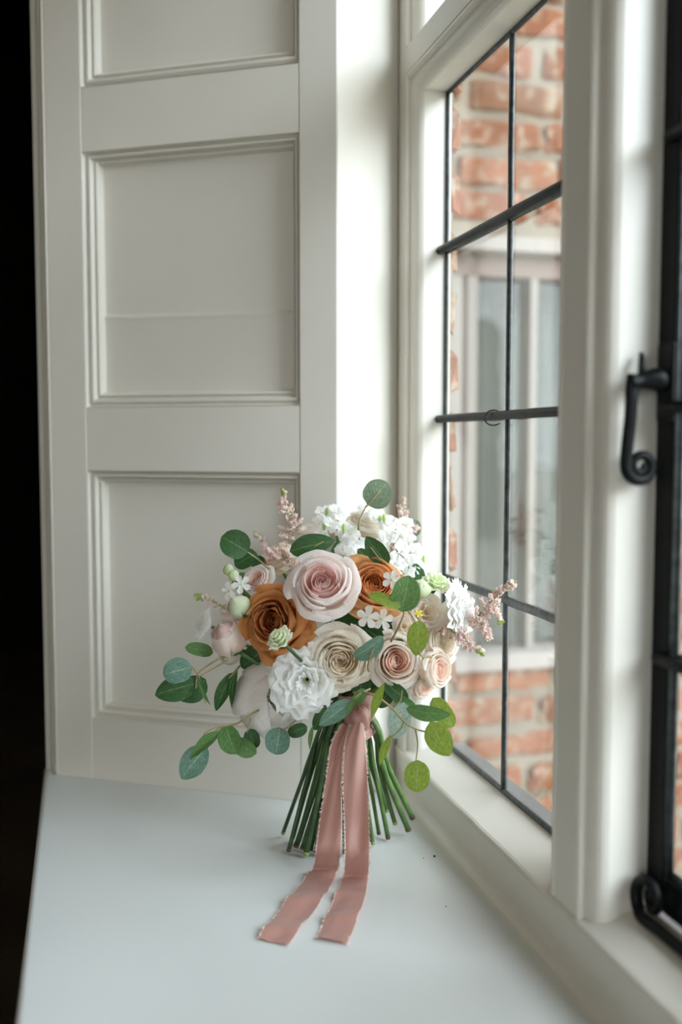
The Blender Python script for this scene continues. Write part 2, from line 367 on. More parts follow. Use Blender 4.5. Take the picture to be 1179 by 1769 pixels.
mprof = [(0, .0522), (0, .0165)] + [(.0005 + .0175 * (1 - math.cos(math.pi / 2 * k / 6)), .0165 - .0115 * math.sin(math.pi / 2 * k / 6)) for k in range(1, 7)] \
    + [(.0185, .0012), (.0205, -.0008), (.0235, -.0008), (.0255, .0014), (.0265, .0002), (.030, 0)]
def mould_frame(y0, y1, z0, z1, bottom=None):
    V = []; F = []
    for u, d in mprof:
        x = XF + d
        V += [(x, y0 - u, z0), (x, y0 - u, z1 + u), (x, y1 + u, z1 + u), (x, y1 + u, z0)]
    for k in range(len(mprof) - 1):
        for j in range(3): F.append((k * 4 + j, k * 4 + j + 1, (k + 1) * 4 + j + 1, (k + 1) * 4 + j))
    return mesh('frame_moulding', V, F, PAINT, win)
for (y0, y1) in LIGHTS:
    mould_frame(y0, y1, .500, 1.342); mould_frame(y0, y1, 1.40, 1.80)
for a, b in ((1.2268, 1.251), (.752, .782), (.277, .307), (-.198, -.168), (-.656, -.6428)):
    box('mullion' if a != 1.2268 else 'jamb', (XF, .4522, a, b, .49, 1.86), PAINT, win)
for i, (y0, y1) in enumerate(LIGHTS):
    box('transom', (XF + .0002, .4522, y0 - .03, y1 + .03, 1.3718, 1.4002), PAINT, win)
box('window_head', (XF, .4522, -.656, 1.251, 1.8298, 1.88), PAINT, win)
# solid cores behind the mouldings, so that no light leaks at the joints
for a, b in ((1.1975, 1.24), (.7225, .8115), (.2475, .3365), (-.2275, -.1385), (-.65, -.6135)):
    box('core', (.4175, .4521, a, b, .50, 1.86), PAINT, win)
for y0, y1 in LIGHTS:
    box('core', (.4175, .4520, y0 - .01, y1 + .01, 1.3425, 1.3995), PAINT, win)

zrow = [.5200, .735, .938, 1.148, 1.342]
def came(name, p, q, r, par, mat=LEAD, n=8, flat=.55, up=(1, 0, 0)):
    p, q = Vector(p), Vector(q); P = []; k = 14
    for i in range(k + 1):
        t = p.lerp(q, i / k); P.append(t + Vector((0, noise.noise(t * 23) * .0009 if abs((q - p).z) > .1 else 0, noise.noise(t * 19) * .0009 if abs((q - p).y) > .1 else 0)))
    return tube(name, P, r, mat, par, n, flat, Vector(up))
def lights_glass(y0, y1, par, xg=XG, rows_=zrow, bars=(1.148, .938), inset=0.0):
    ym = (y0 + y1) / 2
    for ya, yb in ((y0, ym), (ym, y1)):
        for za, zb in zip(rows_[:-1], rows_[1:]):
            t = random.Random(int(ya * 991 + za * 77)); e = .0007
            V, F = boxVF(xg - .001, xg + .001, ya + .0005, yb - .0005, za + .0005, zb - .0005)
            dy, dz = t.uniform(-e, e), t.uniform(-e, e)
            V = [(x + (dy if y > ya + .01 else -dy) + (dz if z > za + .01 else -dz), y, z) for x, y, z in V]
            mesh('pane', V, F, GLASS, par)
    came('came', (xg, ym, rows_[0]), (xg, ym, rows_[-1]), .0052, par)
    for z in rows_[1:-1]: came('came', (xg, y0, z), (xg, y1, z), .0052, par)
    for y in (y0 + .001, y1 - .001): came('edge_came', (xg - .0005, y, rows_[0]), (xg - .0005, y, rows_[-1]), .0042, par)
    for z in (rows_[0] + .001, rows_[-1] - .001): came('edge_came', (xg - .0005, y0, z), (xg - .0005, y1, z), .0042, par)
    for z in bars:
        o = came('saddle_bar', (xg - .010, y0 - .012, z - .001), (xg - .010, y1 + .012, z - .001), .0052, par, IRON, 6, .9)
        if z != .938: continue
        wire = [(xg - .010 + .0085 * math.cos(a), ym + .008 + .013 * math.sin(a * .5), z - .003 + .0085 * math.sin(a)) for a in [i * math.pi / 8 for i in range(15)]]
        tube('tie_wire', wire, .0009, LEAD, o, 5)
lights_glass(*LIGHTS[0], win)
for y0, y1 in LIGHTS[:1]:
    for ya, yb in ((y0, (y0 + y1) / 2), ((y0 + y1) / 2, y1)):
        for za, zb in ((1.40, 1.60), (1.60, 1.80)): box('pane', (XG - .001, XG + .001, ya, yb, za, zb), GLASS, win)

# ------------------------------------------------------------------ iron casement in the next light
cas = empty('window_2', (.44, .53, .52), label='black iron casement with scrolled handle and stay', kind='structure')
y0, y1 = LIGHTS[1]
MB().box(.4525, .463, y1 - .023, y1 + .004, .524, 1.342).obj('casement_stile', IRON, cas)
MB().box(.4525, .463, y0 - .004, y0 + .023, .524, 1.342).obj('casement_stile', IRON, cas)
MB().box(.4525, .463, y0 + .023, y1 - .023, .524, .556).obj('casement_rail', IRON, cas)
MB().box(.4525, .463, y0 + .023, y1 - .023, 1.31, 1.342).obj('casement_rail', IRON, cas)
for o in [c for c in cas.children]: bevel(o, .002)
tube('glazing_bead', [(.4545, y1 - .0245, .556), (.4545, y1 - .0245, 1.31)], .0022, LEAD, cas, 6)
lights_glass(y0 + .024, y1 - .024, cas, .4585, [.556, .735, .938, 1.148, 1.31], (1.148, .938, .735))
# handle: back plate, boss, lever ending in a scroll (it swings out into the room)
hy = y1 - .0155
hd = bevel(MB().box(.4480, .4530, hy - .011, hy + .011, .925, .987).obj('window_handle', IRON, cas, label='black wrought iron casement handle with scrolled end'), .0015)
tube('boss', smoothpath([(.4525, hy, .956), (.440, hy, .9585), (.428, hy, .957), (.418, hy, .955)]), [.0075, .0075, .008, .009, .0095, .009, .0085, .008, .0075, .0068, .0062, .006, .006, .0062, .0064, .0066][:16], IRON, hd, 12)
P = [Vector((.4205, hy, .962)), Vector((.4195, hy, .950)), Vector((.4190, hy, .930)), Vector((.4170, hy, .910)), Vector((.4158, hy, .896))]
cx, cz = .4285, .8900
for i in range(26):
    a = math.pi + .15 + i * (2 * math.pi * 1.55) / 25; r = .0105 * (1 - i / 25) ** .85 + .0022
    P.append(Vector((cx + r * math.cos(a), hy, cz + r * math.sin(a))))
Q = smoothpath(P, 3); R = [.0054 - .0028 * (i / len(Q)) for i in range(len(Q))]
tube('lever', Q, R, IRON, hd, 10, .85, Vector((0, 1, 0)))
tube('catch', [(.428, hy, .958), (.4295, hy + .003, .972), (.432, hy + .008, .979)], [.003, .0025, .002], IRON, hd, 8)
# stay along the sill, its tail curled up in a scroll
sy, sz, sxp = .700, .5375, .4375
P = [Vector((sxp, .40, .5225)), Vector((sxp, .55, .5225)), Vector((sxp, .63, .5215)), Vector((sxp, .675, .521))]
for i in range(28):
    a = -math.pi * .45 + i * (2 * math.pi * 1.6) / 27; r = .0155 * (1 - i / 27) ** .9 + .0025
    P.append(Vector((sxp + .0004 * i, sy + r * math.cos(a), sz + r * math.sin(a))))
Q = smoothpath(P, 3)
stay = tube('window_stay', Q, [.0048 - .0018 * i / len(Q) for i in range(len(Q))], IRON, cas, 10, 1.2, Vector((1, 0, 0)), label='black iron casement stay with curled tail')
for y in (.62, .50): tube('pin', [(sxp, y, .514), (sxp, y, .532)], [.004, .0035], IRON, stay, 8)

# ------------------------------------------------------------------ outside
o = box('ground', (-8, 40, -40, 10, -.42, -.40), GRAVEL); tag(o, 'pale gravel outside the window', **st)
HEDGE = paint('hedge_green', (.06, .10, .035), .9, .9, 12, var=.6)
def hedge(name, p, q, th, h, label):
    p, q = Vector(p), Vector(q); dr = (q - p).normalized(); nr = Vector((-dr.y, dr.x, 0)); V = []; F = []; n_ = 60
    sec = [(-1, 0), (-1.05, .35), (-1, .7), (-.8, .93), (-.3, 1.0), (.3, 1.0), (.8, .93), (1, .7), (1.05, .35), (1, 0)]
    for i in range(n_ + 1):
        c = p.lerp(q, i / n_)
        for a_, b_ in sec:
            v = c + nr * (a_ * th) + Vector((0, 0, -.4 + b_ * h)); j = noise.noise_vector(v * 2.1) * .16 + noise.noise_vector(v * 6) * .06
            V.append(v + j * (1 if b_ > 0 else 0))
    m = len(sec)
    for i in range(n_):
        for k in range(m - 1): F.append((i * m + k, (i + 1) * m + k, (i + 1) * m + k + 1, i * m + k + 1))
    return tag(mesh(name, V, F, HEDGE, None, True), label, 'hedge')
hedge('hedge', (-3.5, -8.5, 0), (5.2, -8.5, 0), .6, 2.9, 'clipped green hedge mirrored in the far window glass')
o = box('sky_blocker', (.47, 1.15, -4.0, 1.95, 2.62, 2.75), DARK); tag(o, 'overhang added above the window to block the high sky', **st)  # unseen overhang, added to cut off steep skylight
# short brick face beside the window, and the brick wing that stands at right angles to it
wf = empty('wall_front', (.475, 1.6, -.4), label='edge of the outer brickwork beside the glass', kind='structure')
box('mortar_bed', (.4525, .461, 1.212, 1.96, -.4, 2.6), MORTAR, wf)
box('mortar_bed', (.4525, .47, -3.3, -.655, -.4, 2.6), MORTAR, wf)
box('mortar_bed', (.4525, .47, -.655, 1.204, 1.87, 2.6), MORTAR, wf)
box('mortar_bed', (.4525, .47, -.655, 1.204, -.4, .47), MORTAR, wf)
def brick_mesh(L, H, D, seed):
    rnd = random.Random(seed); bm = bmesh.new()
    bmesh.ops.create_grid(bm, x_segments=1, y_segments=1, size=.5); bm.clear()
    V, F = boxVF(-L / 2, L / 2, -D / 2, D / 2, -H / 2, H / 2)
    vs_ = [bm.verts.new(v) for v in V]
    for f in F: bm.faces.new([vs_[i] for i in f])
    bmesh.ops.subdivide_edges(bm, edges=[e for e in bm.edges if abs(e.verts[0].co.x - e.verts[1].co.x) > L * .5], cuts=3)
    bmesh.ops.bevel(bm, geom=[e for e in bm.edges if e.calc_face_angle(0) > .5], offset=.007, segments=1, affect='EDGES')
    for v in bm.verts: v.co += Vector([rnd.uniform(-.0055, .0055) for _ in range(3)])
    me = bpy.data.meshes.new('brick'); bm.to_mesh(me); bm.free(); me.materials.append(BRICK); return me
random.seed(5)
STR = [brick_mesh(.216, .058, .10, i) for i in range(5)]; HDR = [brick_mesh(.104, .058, .10, 20 + i) for i in range(5)]
QST = [brick_mesh(.216, .060, .020, 40 + i) for i in range(3)]; QHD = [brick_mesh(.104, .060, .020, 50 + i) for i in range(3)]
def put_brick(me, loc, rz, parent):
    o = bpy.data.objects.new('brick', me); COL.objects.link(o); o.parent = parent
    o.location = Vector(loc) - WO[parent.name]; o.rotation_euler = (random.uniform(-.015, .015), random.uniform(-.012, .012), rz + random.uniform(-.012, .012)); return o
PITCH = .0757
for c in range(30):                                    # quoin of the front brickwork, alternating lengths
    z = -.10 + c * PITCH + PITCH / 2
    if c % 2: put_brick(random.choice(QST), (.4555 + random.uniform(-.001, .002), 1.205 + .108 + random.uniform(-.003, .004), z), math.pi / 2, wf)
    else: put_brick(random.choice(QHD), (.4555 + random.uniform(-.001, .002), 1.205 + .052 + random.uniform(-.003, .004), z), math.pi / 2, wf)
YR = 1.95
OPX0, OPX1, OPZ0, OPZ1 = .66, 1.20, .455, 1.305        # window in the wing wall
wr = empty('wall_outside', (1.4, YR, -.4), label='old red brick wall of the wing seen through the panes', kind='structure')
MB().box(.40, OPX0, YR + .004, 2.2, -.4, 3.2).box(OPX1, 2.6, YR + .004, 2.2, -.4, 3.2).box(OPX0, OPX1, YR + .004, 2.2, -.4, OPZ0).box(OPX0, OPX1, YR + .004, 2.2, OPZ1, 3.2).obj('mortar_bed', MORTAR, wr)
MB().box(1.56, 2.6, YR - .006, YR + .004, -.4, 3.2).box(.47, 1.56, YR - .006, YR + .004, 2.15, 3.2).obj('far_brickwork', BWORK, wr)
for c in range(30):
    z = -.10 + c * PITCH + PITCH / 2 + .012
    x = .42 + (c % 2) * .166 + random.uniform(-.02, .02); k = c % 2
    if z > 2.12: continue
    if OPZ0 - .05 < z < OPZ1 + .04:                     # beside the opening the courses start at its edge
        put_brick(random.choice(HDR), (OPX0 - .058, YR + .044, z), 0, wr); x = OPX1 + .006
    while x < 1.50:
        L = .104 if k % 2 else .216
        jn = random.uniform(.010, .022); xc = x + L / 2
        inside = (xc + L / 2 > OPX0 + .01 and xc - L / 2 < OPX1 - .01 and z > OPZ0 - .05 and z < OPZ1 + .04)
        if not inside and xc + L / 2 > .56:
            o = put_brick(random.choice(HDR if k % 2 else STR), (xc, YR + .044 + random.uniform(-.004, .003), z + random.uniform(-.004, .004)), 0, wr)
            if random.random() < .12: o.scale = (1, 1, .82)
        x += L + jn; k += 1
w3 = empty('window_3', (.93, YR, .46), label='pale framed window in the brick wing beyond the glass', kind='structure')
WOODW = paint('pale_window_paint', (.27, .24, .21), .6, .2, 30)
bevel(MB().box(OPX0 - .05, OPX1 + .05, YR - .012, YR + .06, OPZ1 - .004, OPZ1 + .026).obj('lintel', STONE, w3), .003)
bevel(MB().box(OPX0 - .05, OPX1 + .05, YR - .03, YR + .06, OPZ0 - .030, OPZ0 + .004).obj('stone_sill', STONE, w3), .004)
BRN = paint('brown_timber', (.20, .13, .10), .6, .3, 20, (1, 1, .1), var=.3)
for a, b, m_ in ((OPX0, .770, WOODW), (.770, .783, BRN), (.783, .806, WOODW), (.926, .942, WOODW), (1.09, 1.12, WOODW), (1.165, OPX1, WOODW)):
    MB().box(a, b, YR + (.02 if m_ is WOODW else .028), YR + .07, OPZ0 + .002, OPZ1 - .003).obj('window_bar', m_, w3)
MB().box(OPX0, OPX1, YR + .018, YR + .07, OPZ1 - .052, OPZ1 - .004).obj('window_head', BRN, w3)
for a, b in ((.806, .926), (.942, 1.09), (1.12, 1.165)):
    box('pane', (a, b, YR + .05, YR + .053, OPZ0 + .003, OPZ1 - .05), GLASS, w3)
bl = MB()  # added sheet behind the panes, coloured like the reflection in their glass
nb = 60
for i in range(nb + 1):
    x = OPX0 + (OPX1 - OPX0) * i / nb
    yy = YR + .12 + .010 * math.sin(i * 1.1) + .006 * math.sin(i * .43)
    bl.V += [Vector((x, yy, OPZ0)), Vector((x, yy, OPZ1))]; bl.U += [(0, 0)] * 2
bl.F = [(2 * i, 2 * i + 2, 2 * i + 3, 2 * i + 1) for i in range(nb)]
bl.obj('reflection_sheet', REFL, w3, True)
o = MB().box(OPX0 - .02, OPX1 + .02, 2.2, 2.3, .3, 1.5).obj('wall_wing_room', DARK); tag(o, 'dark room behind the outside window', **st)
#BOUQUET
# ------------------------------------------------------------------ bouquet
def at(x, y, d): return CAM + (FWD + RGT * ((x - CX) / FPX) + UPV * ((CY - y) / FPX)) * d
def onseat(x, y, h=0):
    r = FWD + RGT * ((x - CX) / FPX) + UPV * ((CY - y) / FPX); return CAM + r * ((ZS + h - CAM.z) / r.z)
def m_(px, d=1.08): return px * d / FPX
HC = at(592, 1075, 1.15)
def surf(x, y, rad=.125):
    r = math.hypot(x - 592, (y - 1075)) * 1.12 / FPX
    return 1.15 - math.sqrt(max(0.0, rad * rad - r * r)) * .85
def cdir(a): return (RGT * a[0] + UPV * a[1] - FWD * a[2]).normalized()
BLUSH_O = flower('blush_rim', (.95, .84, .80), (.96, .92, .90), (.92, .84, .68))
BLUSH_I = flower('blush_heart', (.92, .66, .61), (.94, .80, .76))
TOF_O = flower('toffee_rim', (.66, .27, .085), (.72, .33, .12), (.55, .24, .08), .4)
TOF_I = flower('toffee_heart', (.42, .13, .04), (.55, .21, .07), None, .35)
CRM_O = flower('cream_rim', (.95, .87, .74), (.96, .92, .84), (.88, .88, .66))
CRM_I = flower('cream_heart', (.96, .85, .70), (.97, .91, .81))
TOF2 = flower('toffee_light_rim', (.78, .38, .15), (.82, .46, .21), (.62, .28, .1), .45)
PCH_O = flower('peach_rim', (.95, .82, .72), (.96, .92, .87), (.90, .90, .68))
PCH_I = flower('peach_heart', (.96, .68, .57), (.96, .84, .77))
WHT = flower('white_petal', (.95, .95, .92), (.96, .96, .95), (.82, .88, .66), .45)
PEO = flower('peony_petal', (.94, .90, .86), (.95, .93, .90), (.90, .88, .74), .4)
LIM = flower('lime_white_petal', (.82, .90, .58), (.90, .94, .76), (.58, .74, .28), .45)
GRB = flower('green_bud_petal', (.76, .83, .56), (.88, .90, .75), (.45, .62, .20), .4)
AST = flower('astilbe_pink', (.94, .80, .75), (.95, .86, .82), None, .45)
ASTG = flower('astilbe_tip_green', (.42, .54, .13), (.50, .60, .18), None, .3)
YEL = flower('yellow_petal', (.80, .70, .10), (.85, .78, .15), None, .3)
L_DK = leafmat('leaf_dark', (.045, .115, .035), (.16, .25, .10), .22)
L_BL = leafmat('leaf_blue_green', (.15, .27, .20), (.36, .46, .34), .28)
L_MD = leafmat('leaf_mid_green', (.12, .24, .075), (.26, .38, .16), .32)
L_GY = leafmat('leaf_grey_green', (.17, .235, .15), (.32, .38, .24), .3)
L_LM = leafmat('leaf_lime', (.27, .38, .06), (.40, .50, .16), .45)
L_PB = leafmat('leaf_pale_blue', (.42, .56, .48), (.6, .7, .6), .4)
STEMD = plain('stem_green_dark', (.035, .085, .022), .5, 0, .4, 60)
STEMG = plain('stem_green', (.085, .165, .04), .45, 0, .35, 60)
STEML = plain('stem_light_green', (.24, .34, .11), .5, 0, .3, 60)
TWIG = plain('sprig_stem', (.30, .24, .11), .6, 0, .3, 60)
CUT = plain('stem_cut_brown', (.12, .08, .04), .8, 0, .4, 90)

bq = empty('bouquet', (at(605, 1300, 1.1).x, at(605, 1300, 1.1).y, ZS), label='hand-tied bridal bouquet of roses and eucalyptus standing on the seat', cat='bouquet')

def crom(P, t):
    n = len(P) - 1; f = min(max(t, 0), 1) * n; i = min(int(f), n - 1); u = f - i
    p0, p1, p2, p3 = P[max(i - 1, 0)], P[i], P[i + 1], P[min(i + 2, n)]
    return tuple(.5 * (2 * b + (c - a) * u + (2 * a - 5 * b + 4 * c - d) * u * u + (3 * b - a - 3 * c + d) * u ** 3) for a, b, c, d in zip(p0, p1, p2, p3))
def petalVF(rnd, a, W, P, nu=8, nv=8, rnd_top=.22, tip=0.0, ruf=0.0, rf=5, side=.0, spiral=.06, R=1.0, jit=.03):
    """one petal as a grid, flower axis = +z"""
    V = []; U = []; ph = rnd.uniform(0, 6.28); ph2 = rnd.uniform(0, 6.28); sd = rnd.uniform(-50, 50)
    for iv in range(nv + 1):
        v0 = iv / nv
        for iu in range(nu + 1):
            u = 2 * iu / nu - 1
            v = v0 * (1 - rnd_top * abs(u) ** 2.4 + tip * max(0, 1 - abs(u) * 2.2))
            r, z = crom(P, min(v, 1.0))
            if v > 1: r += (v - 1) * R * .5; z -= (v - 1) * R * .4
            ws = .42 + .58 * math.sin(min(1, v0 * 1.25) * math.pi / 2)
            ang = a + W * ws * u
            r *= 1 + spiral * u
            e = v0 * v0
            nz = noise.noise(Vector((u * 1.7 + sd, v0 * 2, sd)))
            r += R * (side * u * u * e + jit * nz * e)
            z += R * (jit * 1.2 * noise.noise(Vector((sd, u * 1.9, v0 * 2 + 7))) * e)
            if ruf:
                q = math.sin(rf * u * 2 + ph) + .6 * math.sin(rf * 2.3 * u + ph2)
                r += R * ruf * q * e; z += R * ruf * .7 * math.cos(rf * 1.4 * u + ph2) * e
            V.append(Vector((r * math.cos(ang), r * math.sin(ang), z))); U.append((iu / nu, v0))
    F = [(j * (nu + 1) + i, j * (nu + 1) + i + 1, (j + 1) * (nu + 1) + i + 1, (j + 1) * (nu + 1) + i) for j in range(nv) for i in range(nu)]
    return V, F, U
FLOWERS = []
def basis(ax, roll=0):
    ax = ax.normalized(); h = UPV if abs(ax.dot(UPV)) < .93 else RGT
    x = h.cross(ax).normalized(); y = ax.cross(x)
    c, s = math.cos(roll), math.sin(roll)
    return Matrix((x * c + y * s, y * c - x * s, ax)).transposed()
def bloom(name, label, px, py, Rpx, ax, spec, d=None, dd=0.0, seed=1, keep=10, sepals=0, squash=1.0, stem=True):
    """spec(R, rnd) -> list of (VFU, material) from heart to rim.  The `keep` outermost petals are objects of their own."""
    rnd = random.Random(seed); d = (surf(px, py) if d is None else d) + dd; R = m_(Rpx, d)
    axv = cdir(ax); M = basis(axv, rnd.uniform(0, 6.28)); pet, H = spec(R, rnd)
    C = at(px, py, d) - axv * H * .55
    tf = lambda V: [C + M @ Vector((v.x, v.y, v.z * squash)) for v in V]
    core = MB(); mats = []; idx = []
    inner = pet[:max(1, len(pet) - keep)]; outer = pet[max(1, len(pet) - keep):]
    for (V, F, U), mt in inner:
        if mt not in mats: mats.append(mt)
        idx += [mats.index(mt)] * len(F); core.add(tf(V), F, U)
    o = mesh(name, core.V, core.F, mats[0], bq, True, core.U, origin=C, label=label)
    for m in mats[1:]: o.data.materials.append(m)
    o.data.polygons.foreach_set('material_index', idx)
    for (V, F, U), mt in outer: mesh('petal', tf(V), F, mt, o, True, U)
    if sepals:
        for k in range(5):
            a = k * 1.2566 + rnd.uniform(-.2, .2); L = R * rnd.uniform(.8, 1.1) * sepals
            P = [(R * .10, -.05 * R), (R * .42, -.02 * R), (R * .66, .18 * L), (R * .80, .55 * L), (R * .85, .8 * L)]
            V, F, U = petalVF(rnd, a, .35, P, 4, 6, .75, 0, 0, 5, 0, 0, R, .05)
            mesh('sepal', tf(V), F, L_MD, o, True, U)
        P = [(R * .08, -.22 * R), (R * .30, -.15 * R), (R * .36, .0), (R * .30, .12 * R)]
        V, F, U = petalVF(rnd, 0, math.pi / 1.0, P, 10, 5, 0, 0, 0, 5, 0, 0, R, 0)
        mesh('calyx', tf(V), F, L_MD, o, True, U)
    if stem: FLOWERS.append((C, axv, R))
    return o
def rose(outer, inner, N=6, Hk=.95, tip=0.0, ruf=.012, jit=.05, cup=1.0, ks=None, side=.05, split=.5, W0=1.0, heart=.26):
    def f(R, rnd):
        L = []; H = R * Hk; a0 = rnd.uniform(0, 6.28)
        for i in range(3):                                   # tight rolled heart
            t = (i + .6) / 3; rt = R * heart * (.15 + .85 * t); zt = H * (.92 + .03 * t)
            for j in range(3):
                P = [(R * .03, 0), (rt * .8, zt * .3), (rt * 1.15, zt * .65), (rt * 1.0, zt * .92), (rt * .86, zt * 1.0)]
                L.append((petalVF(rnd, a0 + i * 1.3 + j * 2.094, 1.35, P, 8, 7, .10, 0, 0, 4, 0, .16, R, .02), inner))
        for i in range(N):
            t = (i + .7) / N
            rt = R * (heart + (1 - heart - .06) * t ** 1.1); zt = H * (.96 + .16 * math.sin(t * 2.7) - .55 * t ** 2.8 / cup)
            cu = max(0, t - .3) / .7
            k = ks[i] if ks else (3 if i < N - 2 else 4 if i < N - 1 else 5)
            for j in range(k):
                q = rnd.uniform(.94, 1.06); zq = rnd.uniform(.94, 1.05); c2 = cu * rnd.uniform(.7, 1.5)
                P = [(R * .04, 0), (rt * .62 + R * .04, zt * .14), (rt * .95, zt * .46), (rt * 1.0 * q, zt * .82), (rt * (1 + .04 * c2) * q, zt * 1.0 * zq), (rt * (1.0 + .17 * c2) * q, zt * (1.02 - .05 * c2) * zq), (rt * (1.0 + .27 * c2) * q, zt * (.99 - .17 * c2) * zq)]
                a = a0 + i * 2.3 + j * 2 * math.pi / k + rnd.uniform(-.2, .2)
                W = W0 * min(1.7, math.pi / k * 1.38)
                L.append((petalVF(rnd, a, W, P, 12, 12, .20, tip * t, ruf * t, 3.2, side * t, .11, R, jit * (.5 + t)), outer if t > split else inner))
        return L, H
    return f
def bud(outer, inner, N=4, Hk=1.8, open_=.4, kk=3):
    def f(R, rnd):
        L = []; H = R * Hk
        for i in range(N):
            t = i / max(1, N - 1); k = 3 if i < 2 else kk
            for j in range(k):
                h = H * (1.0 - .20 * t * open_ * 2) * rnd.uniform(.95, 1.03); fl_ = open_ * t * rnd.uniform(.6, 1.3)
                P = [(R * .08, 0), (R * (.45 + .25 * t), H * .10), (R * (.66 + .34 * t), H * .40), (R * (.50 + .36 * t + .1 * fl_), h * .72), (R * (.16 + .22 * t + .75 * fl_), h * .95), (R * (-.02 + .12 * t + 1.25 * fl_), h * (1.02 - .06 * t))]
                L.append((petalVF(rnd, i * 1.1 + j * 6.283 / k, 1.25, P, 10, 10, .14, .03, .012, 4, .0, .10, R, .05), outer if t > .4 else inner))
        return L, H
    return f
def peony(mat):
    def f(R, rnd):
        L = []; H = R * 1.5
        for i in range(5):
            t = (i + 1) / 5; k = 3 if i < 4 else 4
            for j in range(k):
                q = (.70 + .30 * t) * (1 + .05 * (j / k - .5)); lip = .06 * t * rnd.uniform(.5, 1.4); tp_ = rnd.uniform(.80, .98) - .12 * t
                P = [(R * .1, 0), (R * .74 * q, H * .06), (R * 1.0 * q, H * .32), (R * .99 * q, H * .58), (R * (.80 * q + lip * .5), H * .80 * (tp_ + .15)), (R * (.50 * q + lip), H * .99 * (tp_ + .06)), (R * (.36 * q + lip * 1.6), H * (1.04) * (tp_ + .06))]
                L.append((petalVF(rnd, i * 1.25 + j * 6.283 / k + rnd.uniform(-.2, .2), 1.12 if k == 3 else .95, P, 14, 13, .30, .0, .014, 3, .06, .09, R, .07), mat))
        return L, H
    return f
def ruffle(mat, heart, N=5, Hk=.75, amp=.055, fr=6, k0=3):
    def f(R, rnd):
        L = []; H = R * Hk
        for i in range(N):
            t = (i + .6) / N; k = k0 + (1 if i > 1 else 0) + (1 if i > 3 else 0)
            for j in range(k):
                rt = R * (.10 + .80 * t) * rnd.uniform(.9, 1.08); zt = H * (1.02 - .50 * t ** 1.8) * rnd.uniform(.92, 1.06)
                P = [(R * .05, 0), (rt * .45, zt * .30), (rt * .75, zt * .70), (rt * .98, zt * .97), (rt * 1.16, zt * (1.0 - .12 * t))]
                L.append((petalVF(rnd, i * 1.7 + j * 6.283 / k + rnd.uniform(-.3, .3), 6.283 / k * .66, P, 26, 9, .10, 0, amp * (.5 + .5 * t), fr, .05, .08, R, .10), heart if i == 0 else mat))
        return L, H
    return f
